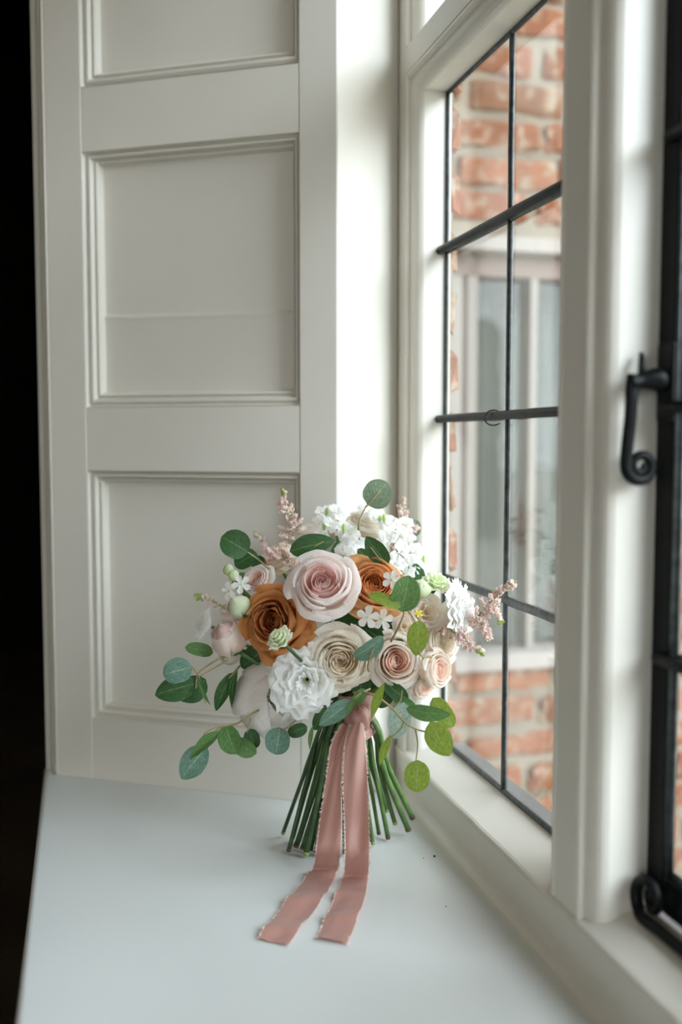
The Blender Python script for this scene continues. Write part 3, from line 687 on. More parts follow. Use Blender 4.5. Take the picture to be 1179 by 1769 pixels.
E1 = [
 ('rose', 'large blush pink rose at the top of the bouquet', 559, 1012, 57, (-.06, .52, 1), rose(BLUSH_O, BLUSH_I, 5, 1.0, cup=1.1, split=.5, ruf=.022, jit=.08), dict(seed=3, keep=15, dd=-.012)),
 ('rose', 'dark toffee brown rose with pointed petals', 480, 1073, 59, (-.42, .16, 1), rose(TOF_O, TOF_I, 5, .95, tip=.26, ruf=.035, jit=.20, side=.16, split=.45), dict(seed=8, keep=15)),
 ('rose', 'toffee brown rose half hidden behind the blush rose', 645, 1015, 52, (.15, .45, .9), rose(TOF2, TOF_O, 5, .95, tip=.12, ruf=.03, jit=.14, side=.10, split=.3), dict(seed=11, keep=14, dd=.012)),
 ('rose', 'cream garden rose with swirled peach heart', 589, 1138, 51, (-.02, -.05, 1), rose(CRM_O, CRM_I, 7, .85, jit=.14, ruf=.03, cup=2.0, split=.45, heart=.2), dict(seed=21, keep=14)),
 ('spray_rose', 'small peach hearted spray rose beside the lime leaf', 682, 1142, 45, (.20, .16, 1), rose(PCH_O, PCH_I, 6, .95, cup=1.3, ruf=.025, split=.36, heart=.22), dict(seed=31, keep=12, dd=-.012, sepals=1)),
 ('lisianthus', 'white ruffled lisianthus below the green bud', 529, 1177, 63, (-.05, .05, 1), ruffle(WHT, WHT, 5, .75, .05, 6), dict(seed=41, keep=12, dd=-.022)),
 ('peony', 'white peony with smooth closed petals', 472, 1205, 66, (.30, .12, .85), peony(PEO), dict(seed=53, keep=9, dd=-.0)),
 ('rose', 'half open blush rose bud on the left side', 393, 1098, 33, (-.42, .80, .5), bud(PCH_O, BLUSH_I, 4, 1.9, .55), dict(seed=61, keep=7, sepals=1, d=1.09)),
 ('lisianthus_bud', 'pale green lisianthus bud over the brown rose', 482, 1103, 25, (-.45, .55, .55), ruffle(GRB, LIM, 4, 1.35, .05, 5), dict(seed=71, keep=4, d=1.005)),
 ('spray_rose', 'tiny blush spray rose above the brown rose', 448, 1004, 25, (-.35, .45, .7), rose(BLUSH_O, PCH_I, 5, .95, cup=2), dict(seed=81, keep=6, d=1.10)),
 ('spray_rose', 'pale cream rose behind the blush rose', 478, 972, 33, (-.4, .6, .5), rose(CRM_O, PCH_I, 5, .95, cup=2), dict(seed=82, keep=6, d=1.14)),
 ('rosebud', 'green rosebud with striped sepals', 411, 1046, 20, (-.62, .7, .3), bud(GRB, CRM_O, 3, 1.9, .12), dict(seed=91, keep=3, sepals=1.35, d=1.075)),
 ('rosebud', 'tight green bud on the upper left', 395, 983, 9, (-.1, 1, .1), bud(LIM, LIM, 2, 2.3, .02), dict(seed=92, keep=0, d=1.12)),
 ('rosebud', 'tight green bud beside its twin', 404, 993, 9, (.2, 1, .1), bud(LIM, LIM, 2, 2.3, .02), dict(seed=93, keep=0, d=1.11)),
 ('rosebud', 'small closed cream bud under the blush bud', 395, 1133, 19, (-.3, -.5, .6), bud(CRM_O, CRM_O, 3, 1.8, .1), dict(seed=94, keep=3, sepals=1.2, d=1.11)),
 ('rose', 'cream rose at the very top behind the flowers', 640, 908, 38, (.1, .9, .35), rose(CRM_O, CRM_I, 6, .95, cup=2), dict(seed=101, keep=8, d=1.20)),
 ('rose', 'white rose tucked behind the brown rose', 702, 995, 34, (.2, .7, .5), rose(WHT, WHT, 5, .9, cup=2), dict(seed=102, keep=8, d=1.14)),
 ('lisianthus', 'lime tinted lisianthus on the upper right', 756, 1006, 27, (.2, .75, .5), ruffle(LIM, LIM, 4, 1.0, .06, 6), dict(seed=111, keep=8, d=1.08)),
 ('lisianthus_bud', 'small lime bud beside the lime tinted lisianthus', 727, 1016, 17, (-.1, .5, .6), bud(LIM, LIM, 3, 1.7, .15), dict(seed=112, keep=3, d=1.07)),
 ('lisianthus', 'peach cream lisianthus with loose petals', 736, 1058, 40, (.25, .30, .9), ruffle(PCH_O, CRM_I, 4, .8, .05, 4), dict(seed=121, keep=9, d=1.075)),
 ('lisianthus', 'small cream lisianthus beside the star flowers', 699, 1082, 24, (-.1, .2, .9), ruffle(PCH_O, CRM_I, 3, .8, .05, 4), dict(seed=122, keep=5, d=1.055)),
 ('carnation', 'white frilled carnation seen from the side', 795, 1056, 56, (.95, .12, .42), ruffle(WHT, WHT, 6, .80, .045, 7, 5), dict(seed=131, keep=10, d=1.075)),
 ('rose', 'pale peach rose on the right edge', 752, 1108, 44, (.55, .15, .6), rose(PCH_O, CRM_O, 6, .95, cup=2), dict(seed=141, keep=9, d=1.085)),
 ('spray_rose', 'round peach spray rose on the lower right', 748, 1157, 33, (.6, .12, .6), rose(PCH_O, PCH_I, 4, 1.15, cup=3, split=.2), dict(seed=142, keep=8, d=1.06, sepals=1)),
 ('spray_rose', 'peach spray rose hanging lowest on the right', 729, 1181, 26, (.45, -.3, .6), rose(PCH_O, PCH_I, 4, 1.0, cup=2, split=.2), dict(seed=143, keep=7, d=1.08, sepals=1)),
 ('rose', 'blush rose deep between the foliage on the left', 420, 1085, 30, (-.6, .1, .4), rose(BLUSH_O, BLUSH_I, 5, .9, cup=2), dict(seed=144, keep=5, d=1.15)),
 ('lisianthus', 'white lisianthus blurred at the far left', 352, 1078, 30, (-.7, .3, .3), ruffle(WHT, WHT, 3, .8, .06, 6), dict(seed=145, keep=5, d=1.22)),
 ('rose', 'pale rose behind the tall pink plume', 535, 925, 30, (-.2, .9, .3), rose(BLUSH_O, CRM_O, 5, .9, cup=2), dict(seed=146, keep=6, d=1.19)),
]
for nm, lab, px, py, R, ax, sp, kw in E1: bloom(nm, lab, px, py, R, ax, sp, **kw)

# five-petalled white star flowers
def star(px, py, Rpx, ax, d, mat, seed, label, name='star_flower'):
    rnd = random.Random(seed); R = m_(Rpx, d); M = basis(cdir(ax), rnd.uniform(0, 6)); C = at(px, py, d)
    core = MB()
    V, F = tubeVF([(0, 0, -R * .35), (0, 0, 0), (0, 0, R * .16), (0, 0, R * .2)], [R * .08, R * .17, R * .15, R * .06], 8)
    core.add(V, F)
    o = mesh(name, [C + M @ v for v in core.V], core.F, LIM if mat is WHT else mat, bq, True, core.U, label=label)
    for k in range(5):
        a = k * 1.2566; V = []; U = []
        for i in range(7):
            t = i / 6; wd = R * (.10 + .24 * min(1, t * 1.6) ** .8) * (1 - max(0, (t - .72) / .28) ** 2.2 * .85)
            for j in range(5):
                u = j / 2 - 1
                p = Vector((R * (.08 + .95 * t), wd * u, R * (.10 * u * u + .06 - .22 * t * t + .16 * t)))
                V.append(C + M @ (Matrix.Rotation(a, 3, 'Z') @ p)); U.append((j / 4, .4 + .6 * t))
        F = [(i * 5 + j, i * 5 + j + 1, i * 5 + j + 6, i * 5 + j + 5) for i in range(6) for j in range(4)]
        mesh('petal', V, F, mat, o, True, U)
    return o
star(418, 1010, 17, (-.1, .3, .9), 1.06, WHT, 1, 'white star flower by the blush spray rose')
star(397, 1021, 17, (-.5, .1, .7), 1.075, WHT, 2, 'white star flower over the green rosebud')
star(636, 1066, 20, (-.1, .1, 1), 1.02, WHT, 3, 'white star flower under the second brown rose')
star(661, 1070, 19, (.1, .0, 1), 1.03, WHT, 4, 'shaded white star flower beside its neighbour')
star(678, 1002, 18, (-.15, .35, .8), 1.03, WHT, 5, 'white star flower over the lit green leaf')
star(697, 1052, 9, (-.4, .3, .8), 1.045, WHT, 6, 'tiny white blossom')
star(724, 1060, 8, (.1, .5, .8), 1.04, YEL, 7, 'tiny yellow blossom', 'yellow_blossom')

# stocks: two white flower spikes, each floret an object
def stock(pts, d0, label, seed):
    rnd = random.Random(seed); P = [at(x, y, d0 + dz) for x, y, dz in pts]
    b = at(sum(p[0] for p in pts) / len(pts), max(p[1] for p in pts) + 40, d0 + .03)
    top = min(pts, key=lambda p: p[1])
    o = tube('stock_spike', smoothpath([b, (b + at(top[0], top[1], d0 + .07)) / 2 + FWD * .03, at(top[0], top[1] + 10, d0 + .075)]), .0022, STEMG, bq, 7, label=label)
    for c in P:
        ax = (cdir((rnd.uniform(-.7, .7), rnd.uniform(-.1, .8), rnd.uniform(.4, 1)))); M = basis(ax, rnd.uniform(0, 6)); R = m_(rnd.uniform(15, 21), d0)
        f = MB()
        for k in range(4):
            Pp = [(R * .06, -R * .1), (R * .35, R * .12), (R * .75, R * .26), (R * 1.05, R * .14)]
            f.add(*petalVF(rnd, k * 1.571 + rnd.uniform(-.15, .15), .72, Pp, 8, 5, .22, 0, .07, 3, .0, .05, R, .15))
        for k in range(3):
            Pp = [(R * .04, 0), (R * .25, R * .25), (R * .45, R * .42), (R * .60, R * .40)]
            f.add(*petalVF(rnd, k * 2.1 + .5, .8, Pp, 6, 4, .2, 0, .08, 3, .0, .05, R, .15))
        mesh('floret', [c + M @ v for v in f.V], f.F, WHT, o, True, f.U)
    for _ in range(5):
        p = rnd.choice(P); q = p + Vector((rnd.uniform(-.008, .008), .0, rnd.uniform(.002, .010)))
        V, F = tubeVF([q + Vector((0, 0, -.005)), q, q + Vector((0, 0, .004)), q + Vector((0, 0, .006))], [.0008, .0020, .0019, .0005], 7)
        mesh('green_bud', V, F, LIM, o, True)
    FLOWERS.append((b, Vector((0, 0, 1)), .02))
stock([(563, 890, .05), (582, 886, .05), (571, 905, .04), (591, 915, .03), (601, 944, .0), (613, 938, .01), (604, 925, .02), (594, 960, -.01), (617, 958, -.005), (567, 918, .04), (612, 975, -.01), (551, 907, .055)], 1.10, 'white stock spike behind the blush rose', 5)
stock([(678, 903, .04), (700, 908, .05), (690, 928, .03), (668, 925, .03), (706, 938, .03), (716, 955, .03), (690, 957, .01), (706, 975, .01), (680, 978, .0), (722, 978, .02), (662, 945, .03), (651, 892, .06), (637, 885, .08), (664, 905, .05), (698, 990, .0)], 1.11, 'white stock spike below the round leaf', 6)

# astilbe plumes
def plume(name_label, P, W, d, seed, dens=1.0, greentip=3, branches=True):
    rnd = random.Random(seed); Q = smoothpath([at(x, y, d + e) for x, y, e in P], 6)
    o = tube('astilbe_plume', Q, [.0012 - .0008 * i / len(Q) for i in range(len(Q))], STEML, bq, 6, label=name_label)
    fl = MB(); gt = MB(); n = len(Q)
    oc = [Vector(v) for v in ((1, 0, 0), (-1, 0, 0), (0, 1, 0), (0, -1, 0), (0, 0, 1), (0, 0, -1))]; of = [(0, 2, 4), (2, 1, 4), (1, 3, 4), (3, 0, 4), (2, 0, 5), (1, 2, 5), (3, 1, 5), (0, 3, 5)]
    tot = int(1500 * dens)
    br = []
    for k in range(34):
        t = rnd.uniform(.0, .95); br.append((t, Vector([rnd.gauss(0, 1) for _ in range(3)]).normalized()))
    for k in range(tot):
        if branches: t, dr = rnd.choice(br); t = min(1, max(0, t + rnd.uniform(-.015, .015)))
        else: t = rnd.random(); dr = Vector([rnd.gauss(0, 1) for _ in range(3)]).normalized()
        p = Q[min(n - 1, int(t * (n - 1)))]; tan = (Q[min(n - 1, int(t * (n - 1)) + 1)] - Q[max(0, int(t * (n - 1)) - 1)]).normalized()
        dr = (dr - tan * dr.dot(tan)).normalized() + tan * .55
        rad = m_(W * 1.35, d) * (1 - t) ** .75 + .0014; q = p + dr * rad * rnd.uniform(.05, 1.0) + Vector([rnd.uniform(-.0014, .0014) for _ in range(3)])
        s = rnd.uniform(.00055, .0012); Mx = Matrix.Rotation(rnd.uniform(0, 6), 3, Vector((rnd.random(), rnd.random(), .3)).normalized())
        tgt = gt if (t > 1 - .04 * greentip or rnd.random() < .03) else fl
        tgt.add([q + Mx @ Vector((v.x * s, v.y * s, v.z * s * 1.7)) for v in oc], of)
    if fl.V: fl.obj('floret_mass', AST, o, kind='stuff')
    if gt.V: gt.obj('green_tip', ASTG, o, kind='stuff')
    return o
plume('tall pale pink astilbe plume at the upper left', [(515, 975, .03), (508, 930, .02), (497, 885, .01), (486, 843, .0)], 24, 1.13, 1, 2.4, 2)
plume('blurred pink astilbe plume behind the tall one', [(480, 985, .0), (462, 950, .0), (438, 917, .0)], 11, 1.27, 2, .9, 3)
plume('short pink astilbe tip above the blush rose', [(515, 968, .0), (480, 958, -.01), (458, 954, -.01)], 11, 1.12, 3, .8, 0)
plume('thin pink astilbe tip at the left', [(400, 1060, .0), (372, 1040, .0), (335, 1029, .0)], 8, 1.13, 4, .6, 5)
plume('pink astilbe spray reaching toward the glass', [(815, 1082, .03), (838, 1050, .02), (862, 1028, .0), (893, 1003, -.01)], 15, 1.035, 5, 1.3, 1)
plume('pink astilbe side branch hanging beside the carnation', [(840, 1045, .02), (856, 1060, .01), (868, 1078, .0)], 8, 1.035, 6, .5, 4)
plume('pink astilbe branch dropping under the carnation', [(822, 1068, .02), (838, 1088, .01), (847, 1110, .0)], 8, 1.035, 7, .5, 4)
plume('pink astilbe spray low on the right', [(770, 1080, .03), (800, 1105, .02), (838, 1133, .0)], 15, 1.035, 8, 1.2, 3)
plume('pink astilbe plume at the back right', [(690, 945, .02), (692, 905, .0), (697, 858, .0)], 15, 1.20, 9, 1.2, 1)
plume('pink astilbe side tip over the round leaf', [(690, 925, .02), (708, 912, .0), (722, 915, .0)], 10, 1.19, 10, .6, 1)

# eucalyptus: sprig > leaf
def leaf(par, cx, cy, L, W, ang, mat, d, yaw=0.0, pit=0.0, bend=.15, cup=.18, seed=0, shape=.5):
    """L, W half sizes in picture pixels, ang = way the tip points (degrees, 90 = up)"""
    rnd = random.Random(seed * 7 + int(cx * 13 + cy)); a = math.radians(ang)
    X = RGT * math.cos(a) + UPV * math.sin(a); Yv = -RGT * math.sin(a) + UPV * math.cos(a); N = -FWD
    Ry = Matrix.Rotation(yaw, 3, X); Yv = Ry @ Yv; N = Ry @ N; Rp = Matrix.Rotation(pit, 3, Yv); X = Rp @ X; N = Rp @ N
    C = at(cx, cy, d); Lm, Wm = m_(L, d), m_(W, d); V = []; U = []; nl, nw = 14, 8
    sd = rnd.uniform(0, 99)
    for i in range(nl + 1):
        t = i / nl; prof = (1 - abs(2 * t ** .92 - 1) ** 2.3) ** .55 if shape < .6 else math.sin(math.pi * t ** .85) ** (1.0 - .35 * (shape < .85))
        if i in (0, nl): prof = .03
        for j in range(nw + 1):
            u = 2 * j / nw - 1
            edge = 1 + .05 * noise.noise(Vector((t * 4, math.copysign(1, u) * 3, sd)))
            p = C + X * Lm * (2 * t - 1) + Yv * Wm * prof * u * edge
            p = p + N * (Wm * cup * (abs(u) ** 1.4) * prof - Lm * bend * (2 * t - 1) ** 2 + Lm * .05 * noise.noise(Vector((t * 2.5, u * 1.5, sd))))
            V.append(p); U.append((j / nw, t))
    F = [(i * (nw + 1) + j, i * (nw + 1) + j + 1, (i + 1) * (nw + 1) + j + 1, (i + 1) * (nw + 1) + j) for i in range(nl) for j in range(nw)]
    return mesh('leaf', V, F, mat, par, True, U)
def sprig(label, paths, leaves, d, mat=TWIG, r=.0011):
    mb = MB()
    for k, P in enumerate(paths):
        Q = smoothpath([at(p[0], p[1], d + (p[2] if len(p) > 2 else 0)) for p in P], 5)
        V, F = tubeVF(Q, [r * (1.15 - .5 * i / len(Q)) * (1 if k == 0 else .75) for i in range(len(Q))], 7); mb.add(V, F)
    o = mb.obj('eucalyptus_sprig', mat, bq, True, label=label)
    for l in leaves:
        kw = l[7] if len(l) > 7 else {}
        leaf(o, l[0], l[1], l[2], l[3], l[4], l[5], d + l[6], **kw)
    return o
sprig('single round grey-green leaf standing above the bouquet', [[(622, 935, .03), (620, 910), (624, 893), (632, 876)], [(632, 876), (645, 862), (655, 850)]],
      [(653, 853, 26, 25.5, 50, L_GY, .0, dict(yaw=.1))], 1.12)
sprig('round dark leaves at the upper left', [[(500, 990, .03), (470, 985), (448, 968), (425, 952), (400, 938)], [(470, 985), (490, 986, .0)]],
      [(406, 940, 27, 25, 150, L_DK, -.005, dict(yaw=.2)), (424, 966, 22, 18, 210, L_DK, .02, dict(yaw=.4)), (448, 975, 16, 13, 100, L_DK, .035), (417, 1000, 12, 9, 250, L_MD, .02)], 1.10)
sprig('broad dark leaf lying over the blush rose', [[(545, 962, .03), (540, 948), (560, 935)]], [(539, 942, 40, 20, 14, L_DK, -.002, dict(yaw=-.25, shape=.8))], 1.075)
sprig('dark leaves beside the second brown rose', [[(668, 990, .02), (655, 965), (640, 945)]], [(651, 952, 31, 18, 128, L_DK, 0, dict(yaw=-.3, shape=.8)), (629, 958, 14, 9, 140, L_DK, .02)], 1.07)
sprig('small round leaf at the back right', [[(700, 945, .01), (708, 925)]], [(713, 912, 16, 15, 70, L_GY, 0)], 1.20)
sprig('sunlit pair of green leaves in the upper centre', [[(676, 1108, .02), (688, 1085), (697, 1064), (697, 1055)]],
      [(701, 1026, 32, 25, 78, L_LM if False else L_MD, -.004, dict(yaw=.15, shape=.4)), (666, 1037, 30, 12, 160, L_LM, -.008, dict(yaw=.5))], 1.015)
sprig('lime leaf hanging over the peach spray rose', [[(745, 1135, .02), (728, 1133), (722, 1120)], [(706, 1055), (714, 1068), (720, 1078)]], [(722, 1103, 31, 19, 264, L_LM, 0, dict(yaw=.1, shape=.8))], 1.01)
sprig('blue-green leaf between the cream and spray roses', [[(640, 1165, .02), (636, 1150), (645, 1120)]], [(638, 1119, 31, 18, 35, L_BL, 0, dict(yaw=.5, cup=.4)), (621, 1095, 14, 8, 10, L_DK, .03)], 1.03)
sprig('eucalyptus leaves spreading on the left edge', [[(405, 1130, .04), (380, 1138), (356, 1152), (342, 1165), (338, 1190)], [(342, 1165), (330, 1149), (325, 1151)], [(342, 1165), (348, 1185), (355, 1215)], [(395, 1140), (372, 1153), (347, 1168)]],
      [(306, 1159, 26, 22, 195, L_BL, -.01, dict(yaw=.2)), (303, 1190, 38, 23, 196, L_DK, .0, dict(yaw=.25, shape=.7)), (331, 1192, 30, 24, 215, L_DK, .012, dict(yaw=-.2, shape=.7)),
       (344, 1122, 25, 12, 168, L_MD, .02, dict(yaw=.4)), (350, 1193, 29, 5, 293, L_MD, -.012, dict(yaw=.5, shape=.9))], 1.08)
sprig('long narrow dark leaves below the bud', [[(415, 1150, .02), (402, 1165), (395, 1172)]], [(386, 1195, 37, 13, 245, L_DK, 0, dict(yaw=.4, shape=.8)), (402, 1192, 34, 8, 262, L_DK, -.005, dict(yaw=.6, shape=.9)), (420, 1207, 14, 8, 300, L_DK, .01)], 1.09)
sprig('eucalyptus leaves drooping at the lower left', [[(470, 1215, .03), (434, 1234), (410, 1250), (388, 1254), (372, 1262)], [(410, 1250), (388, 1254), (370, 1258), (352, 1270), (358, 1282)], [(434, 1240), (430, 1258), (426, 1265)]],
      [(398, 1279, 27, 21, 290, L_MD, 0, dict(yaw=.2)), (354, 1286, 38, 12, 222, L_MD, -.012, dict(yaw=.6, shape=.85, cup=.5)), (334, 1318, 36, 23, 232, L_BL, .0, dict(yaw=.2, shape=.8)),
       (421, 1291, 25, 17, 330, L_MD, .012, dict(yaw=.2)), (436, 1277, 18, 14, 285, L_DK, .02)], 1.07)
sprig('blue-green leaves hanging under the peony', [[(520, 1235, .02), (500, 1255), (485, 1262)]], [(480, 1281, 24, 22, 262, L_BL, 0, dict(yaw=.15)), (514, 1262, 18, 12, 200, L_DK, .015)], 1.075)
sprig('long grey leaf above the ribbon', [[(640, 1190, .01), (620, 1200), (608, 1212), (602, 1216)], [(611, 1208), (607, 1222)]],
      [(580, 1232, 36, 16, 216, L_BL, 0, dict(yaw=.3, shape=.8)), (606, 1222, 17, 5, 248, L_MD, -.006, dict(yaw=.5, shape=.9)), (552, 1240, 24, 10, 245, L_DK, .02, dict(yaw=.4)), (537, 1274, 22, 5, 262, L_MD, .01, dict(yaw=.6, shape=.9)), (620, 1205, 18, 10, 230, L_MD, .012)], 1.02)
sprig('eucalyptus spray trailing at the lower right', [[(612, 1197, .03), (640, 1198), (664, 1212), (682, 1228), (700, 1248), (718, 1259), (740, 1266), (758, 1276)], [(718, 1259), (722, 1285), (719, 1316)], [(698, 1246), (692, 1260), (676, 1274)], [(680, 1222), (692, 1210), (695, 1192)]],
      [(760, 1278, 34, 23, 300, L_LM, -.004, dict(yaw=.1, shape=.75)), (721, 1342, 28, 22, 268, L_LM, 0, dict(yaw=.1, shape=.5)), (664, 1297, 29, 8, 250, L_LM, 0, dict(yaw=.5, shape=.9)),
       (690, 1246, 33, 20, 255, L_PB, .022, dict(yaw=.1, shape=.8)), (741, 1232, 39, 15, 352, L_MD, .006, dict(yaw=.25, shape=.7)), (766, 1232, 31, 17, 305, L_LM, .025, dict(yaw=.1)),
       (651, 1212, 34, 9, 250, L_LM, -.008, dict(yaw=.5, shape=.9)), (685, 1195, 26, 14, 320, L_DK, .03), (665, 1205, 22, 14, 230, L_DK, .035), (700, 1215, 22, 11, 330, L_MD, .03)], 1.01)
rl = random.Random(77)
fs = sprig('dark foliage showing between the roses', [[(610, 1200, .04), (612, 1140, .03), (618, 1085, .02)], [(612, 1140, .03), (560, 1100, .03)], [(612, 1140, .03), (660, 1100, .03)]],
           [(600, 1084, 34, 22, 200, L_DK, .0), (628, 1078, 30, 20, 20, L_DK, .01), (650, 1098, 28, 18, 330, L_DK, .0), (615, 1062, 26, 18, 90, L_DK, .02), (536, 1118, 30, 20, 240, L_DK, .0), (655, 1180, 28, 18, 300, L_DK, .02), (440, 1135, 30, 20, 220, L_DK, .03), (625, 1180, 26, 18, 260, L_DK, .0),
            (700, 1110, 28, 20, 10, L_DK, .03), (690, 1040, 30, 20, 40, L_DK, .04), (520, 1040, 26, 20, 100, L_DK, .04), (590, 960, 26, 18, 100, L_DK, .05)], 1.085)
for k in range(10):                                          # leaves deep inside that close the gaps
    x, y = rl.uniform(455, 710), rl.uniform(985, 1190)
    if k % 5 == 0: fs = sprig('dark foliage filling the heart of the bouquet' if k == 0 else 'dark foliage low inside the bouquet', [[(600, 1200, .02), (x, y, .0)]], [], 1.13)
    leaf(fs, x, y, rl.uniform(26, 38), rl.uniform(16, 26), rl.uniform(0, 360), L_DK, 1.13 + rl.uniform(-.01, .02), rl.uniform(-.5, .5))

# stems: from each flower head through the binding point to the cut end
KN = at(603, 1232, 1.115)
ends = [(489, 1440, .0), (499, 1470, 0), (512, 1462, 0), (523, 1466, 0), (529, 1476, 0), (536, 1468, 0), (546, 1472, 0), (552, 1474, 0), (560, 1470, 0), (541, 1455, .0), (517, 1450, 0), (506, 1448, 0),
        (572, 1473, 0), (583, 1476, 0), (596, 1474, 0), (610, 1472, 0), (622, 1470, 0), (634, 1455, 0), (642, 1452, 0), (645, 1458, 0), (671, 1448, 0), (683, 1423, .012), (706, 1434, .006), (713, 1413, .014), (707, 1399, .02), (668, 1400, .02), (655, 1440, 0), (578, 1455, 0), (600, 1450, 0), (628, 1445, 0)]
rs = random.Random(4)
fl_sorted = sorted(FLOWERS, key=lambda f: -(f[0] - CAM).dot(RGT))       # spiral: heads on the right go to ends on the left
ends_s = sorted(ends, key=lambda e: e[0])
for k, e in enumerate(ends_s):
    hd_ = fl_sorted[min(int(k * len(fl_sorted) / len(ends_s)), len(fl_sorted) - 1)]
    en = onseat(e[0], e[1], .004 + e[2]); off = (e[0] - 600) / 110
    kn = KN + RGT * (off * .022 + rs.uniform(-.004, .004)) + FWD * rs.uniform(-.016, .018)
    kn2 = kn.lerp(en, .5) + RGT * rs.uniform(-.004, .004)
    mt = STEMG if e[0] > 635 else rs.choice([STEMD, STEMD, STEMG])
    r = rs.uniform(.0021, .0034)
    P = smoothpath([hd_[0] - hd_[1] * hd_[2] * .1, (hd_[0] - hd_[1] * hd_[2] * 1.2).lerp(kn, .45), kn, kn2, en], 6)
    s_ = tube('stem', P, [r * (.75 if i < len(P) * .4 else 1) * (1.25 if i == len(P) - 8 and k % 3 == 0 else 1) for i in range(len(P))], mt, bq, 8)
    dirn = (P[-1] - P[-3]).normalized()
    tube('cut_end', [P[-1] - dirn * .003, P[-1] + dirn * .0006], r * 1.08, CUT if k % 2 else STEML, s_, 8)

# ------------------------------------------------------------------ ribbon
def silk():
    m, t, b = nodes('dusty_rose_silk')
    tcn = t.nodes.new('ShaderNodeTexCoord'); n = t.nodes.new('ShaderNodeTexNoise'); n.inputs['Scale'].default_value = 55; n.inputs['Detail'].default_value = 3
    mp = t.nodes.new('ShaderNodeMapping'); mp.inputs['Scale'].default_value = (1, .3, .3); t.links.new(tcn.outputs['Object'], mp.inputs[0]); t.links.new(mp.outputs[0], n.inputs[0])
    bp = t.nodes.new('ShaderNodeBump'); bp.inputs['Strength'].default_value = .25; bp.inputs['Distance'].default_value = .002
    t.links.new(n.outputs[0], bp.inputs['Height']); t.links.new(bp.outputs[0], b.inputs['Normal'])
    b.inputs['Base Color'].default_value = (.48, .25, .205, 1); b.inputs['Roughness'].default_value = .42; b.inputs['Sheen Weight'].default_value = .25
    tr = t.nodes.new('ShaderNodeBsdfTranslucent'); tr.inputs[0].default_value = (.55, .25, .2, 1)
    mx = t.nodes.new('ShaderNodeMixShader'); mx.inputs[0].default_value = .22
    t.links.new(b.outputs[0], mx.inputs[1]); t.links.new(tr.outputs[0], mx.inputs[2]); t.links.new(mx.outputs[0], t.nodes['Material Output'].inputs[0])
    return m
SILK = silk(); FRAY = plain('frayed_silk', (.88, .70, .62), .7)
rb = empty('ribbon', KN, bq, label='dusty rose silk ribbon with frayed edges')
# binding round the stems: three overlapping turns
V = []; F = []; U = []
axis = (at(618, 1195, 1.11) - at(606, 1275, 1.115)).normalized(); B0 = at(609, 1272, 1.115)
nt_, na = 14, 40
for i in range(nt_ + 1):
    t = i / nt_
    for j in range(na):
        q = 2 * math.pi * j / na
        r = .0235 + .0035 * math.sin(t * 19 + q * 1.0) * .6 + .0016 * math.sin(q * 5 + t * 9) + .0012 * noise.noise(Vector((q * 2, t * 6, 1))) - .004 * math.sin(t * math.pi) + (.001 if t in (0, 1) else 0)
        V.append(B0 + axis * (t * .052 + .003 * math.sin(q + 1)) + (RGT * math.cos(q) + FWD * math.sin(q)) * r); U.append((j / na, t))
for i in range(nt_):
    for j in range(na): F.append((i * na + j, i * na + (j + 1) % na, (i + 1) * na + (j + 1) % na, (i + 1) * na + j))
mesh('binding', V, F, SILK, rb, True, U)
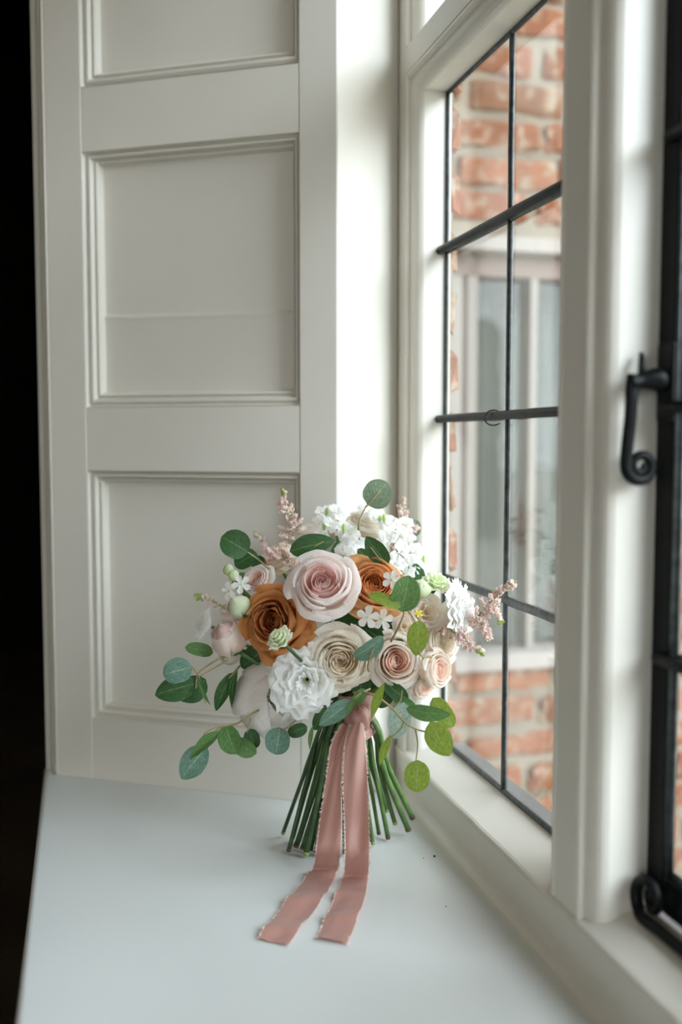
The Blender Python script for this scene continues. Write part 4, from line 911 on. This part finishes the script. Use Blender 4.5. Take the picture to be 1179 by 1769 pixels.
# knot: a lumpy pleated fold
V = []; F = []
kc = at(622, 1242, 1.083)
for i in range(15):
    th = math.pi * i / 14
    for j in range(20):
        q = 2 * math.pi * j / 20; rr_ = 1 + .13 * math.sin(q * 4 + th * 3) + .12 * noise.noise(Vector((q, th * 2, 4)))
        V.append(kc + RGT * (.0105 * rr_ * math.sin(th) * math.cos(q)) + UPV * (.014 * rr_ * math.cos(th)) - FWD * (.008 * rr_ * math.sin(th) * math.sin(q)))
for i in range(14):
    for j in range(20): F.append((i * 20 + j, i * 20 + (j + 1) % 20, (i + 1) * 20 + (j + 1) % 20, (i + 1) * 20 + j))
mesh('knot', V, F, SILK, rb, True)
def tail(rowsL, rowsR, label, seed, fold):
    """rows: left and right edge, (px, py, depth) while hanging, (px, py) once it lies on the seat"""
    rnd = random.Random(seed)
    pt = lambda p: at(*p) if len(p) == 3 else onseat(p[0], p[1], .0022)
    A = smoothpath([pt(p) for p in rowsL], 8); B = smoothpath([pt(p) for p in rowsR], 8); n = len(A); nw = 14; V = []; U = []
    for i in range(n):
        t = i / (n - 1); wv = (B[i] - A[i]); nr = wv.cross(A[min(i + 1, n - 1)] - A[max(i - 1, 0)]).normalized()
        if nr.dot(FWD) > 0: nr = -nr
        hang = max(0, 1 - t * 1.55)
        for j in range(nw + 1):
            u = j / nw; p = A[i].lerp(B[i], u)
            amp = .004 * hang + .0007
            f = amp * (math.sin(u * math.pi * fold + t * 7 + seed) + .5 * math.sin(u * 9 + t * 13))
            q = p + nr * f
            if t > .55: q = q + nr * (.0035 * max(0, math.sin(t * 46 + u * 2 + seed)) * (1 if t < .97 else .3))
            if q.z < ZS + .0012: q.z = ZS + .0012
            V.append(q); U.append((u, t))
    F = [(i * (nw + 1) + j, i * (nw + 1) + j + 1, (i + 1) * (nw + 1) + j + 1, (i + 1) * (nw + 1) + j) for i in range(n - 1) for j in range(nw)]
    o = mesh('tail', V, F, SILK, rb, True, U, label=label)
    fr = MB()
    for side in (0, nw):
        for i in range(n - 1):
            for k in range(13):
                p = V[i * (nw + 1) + side].lerp(V[(i + 1) * (nw + 1) + side], rnd.random())
                inn = V[i * (nw + 1) + (1 if side == 0 else nw - 1)]; dr = (p - inn).normalized()
                tl = (V[(i + 1) * (nw + 1) + side] - V[i * (nw + 1) + side]).normalized()
                e = p + (dr * rnd.uniform(.4, 1.0) + tl * rnd.uniform(-.5, .8) + Vector([rnd.uniform(-.3, .3) for _ in range(3)])) * .0036
                e.z = max(e.z, ZS + .001); b_ = tl * .00034
                fr.add([p - dr * .0006 - b_, p - dr * .0006 + b_, e], [(0, 1, 2)])
    fr.obj('frayed_edge', FRAY, o, kind='stuff')
tail([(592, 1252, 1.085), (575, 1288, 1.075), (564, 1340, 1.06), (553, 1410, 1.05), (547, 1468, 1.035), (540, 1502), (514, 1535), (478, 1580), (447, 1621)],
     [(604, 1250, 1.085), (594, 1288, 1.07), (591, 1340, 1.055), (591, 1410, 1.045), (588, 1470, 1.035), (583, 1506), (563, 1545), (530, 1590), (498, 1632)], 'left ribbon tail slanting forward on the seat', 2, 1.2)
tail([(608, 1250, 1.075), (597, 1285, 1.065), (593, 1350, 1.052), (596, 1420, 1.045), (597, 1475, 1.032), (594, 1512), (580, 1548), (563, 1585), (547, 1621)],
     [(628, 1250, 1.075), (632, 1285, 1.065), (635, 1350, 1.052), (637, 1420, 1.045), (638, 1480, 1.03), (636, 1514), (630, 1552), (615, 1595), (600, 1630)], 'right ribbon tail running straight forward on the seat', 5, 1.6)

# crumbs of dirt left on the seat
CR = plain('dirt', (.03, .022, .015), .9)
for k, (x, y, s, lab) in enumerate([(751, 1479, .0016, 'largest dark crumb of dirt on the seat near the sill'), (732, 1482, .0008, 'tiny dark crumb left of the largest one'), (771, 1566, .0008, 'tiny dark crumb nearest the viewer on the seat')]):
    c = onseat(x, y, s * .5); rnd = random.Random(k)
    V = [c + Vector((math.cos(a) * math.cos(b), math.sin(a) * math.cos(b), math.sin(b) * .6)) * s * rnd.uniform(.7, 1.2) for b in (-.8, 0, .8) for a in [i * 1.047 for i in range(6)]]
    F = [(i * 6 + j, i * 6 + (j + 1) % 6, (i + 1) * 6 + (j + 1) % 6, (i + 1) * 6 + j) for i in range(2) for j in range(6)] + [tuple(range(5, -1, -1)), tuple(range(12, 18))]
    tag(mesh('dirt_crumb', V, F, CR), lab, 'crumb', group='crumbs on the seat')
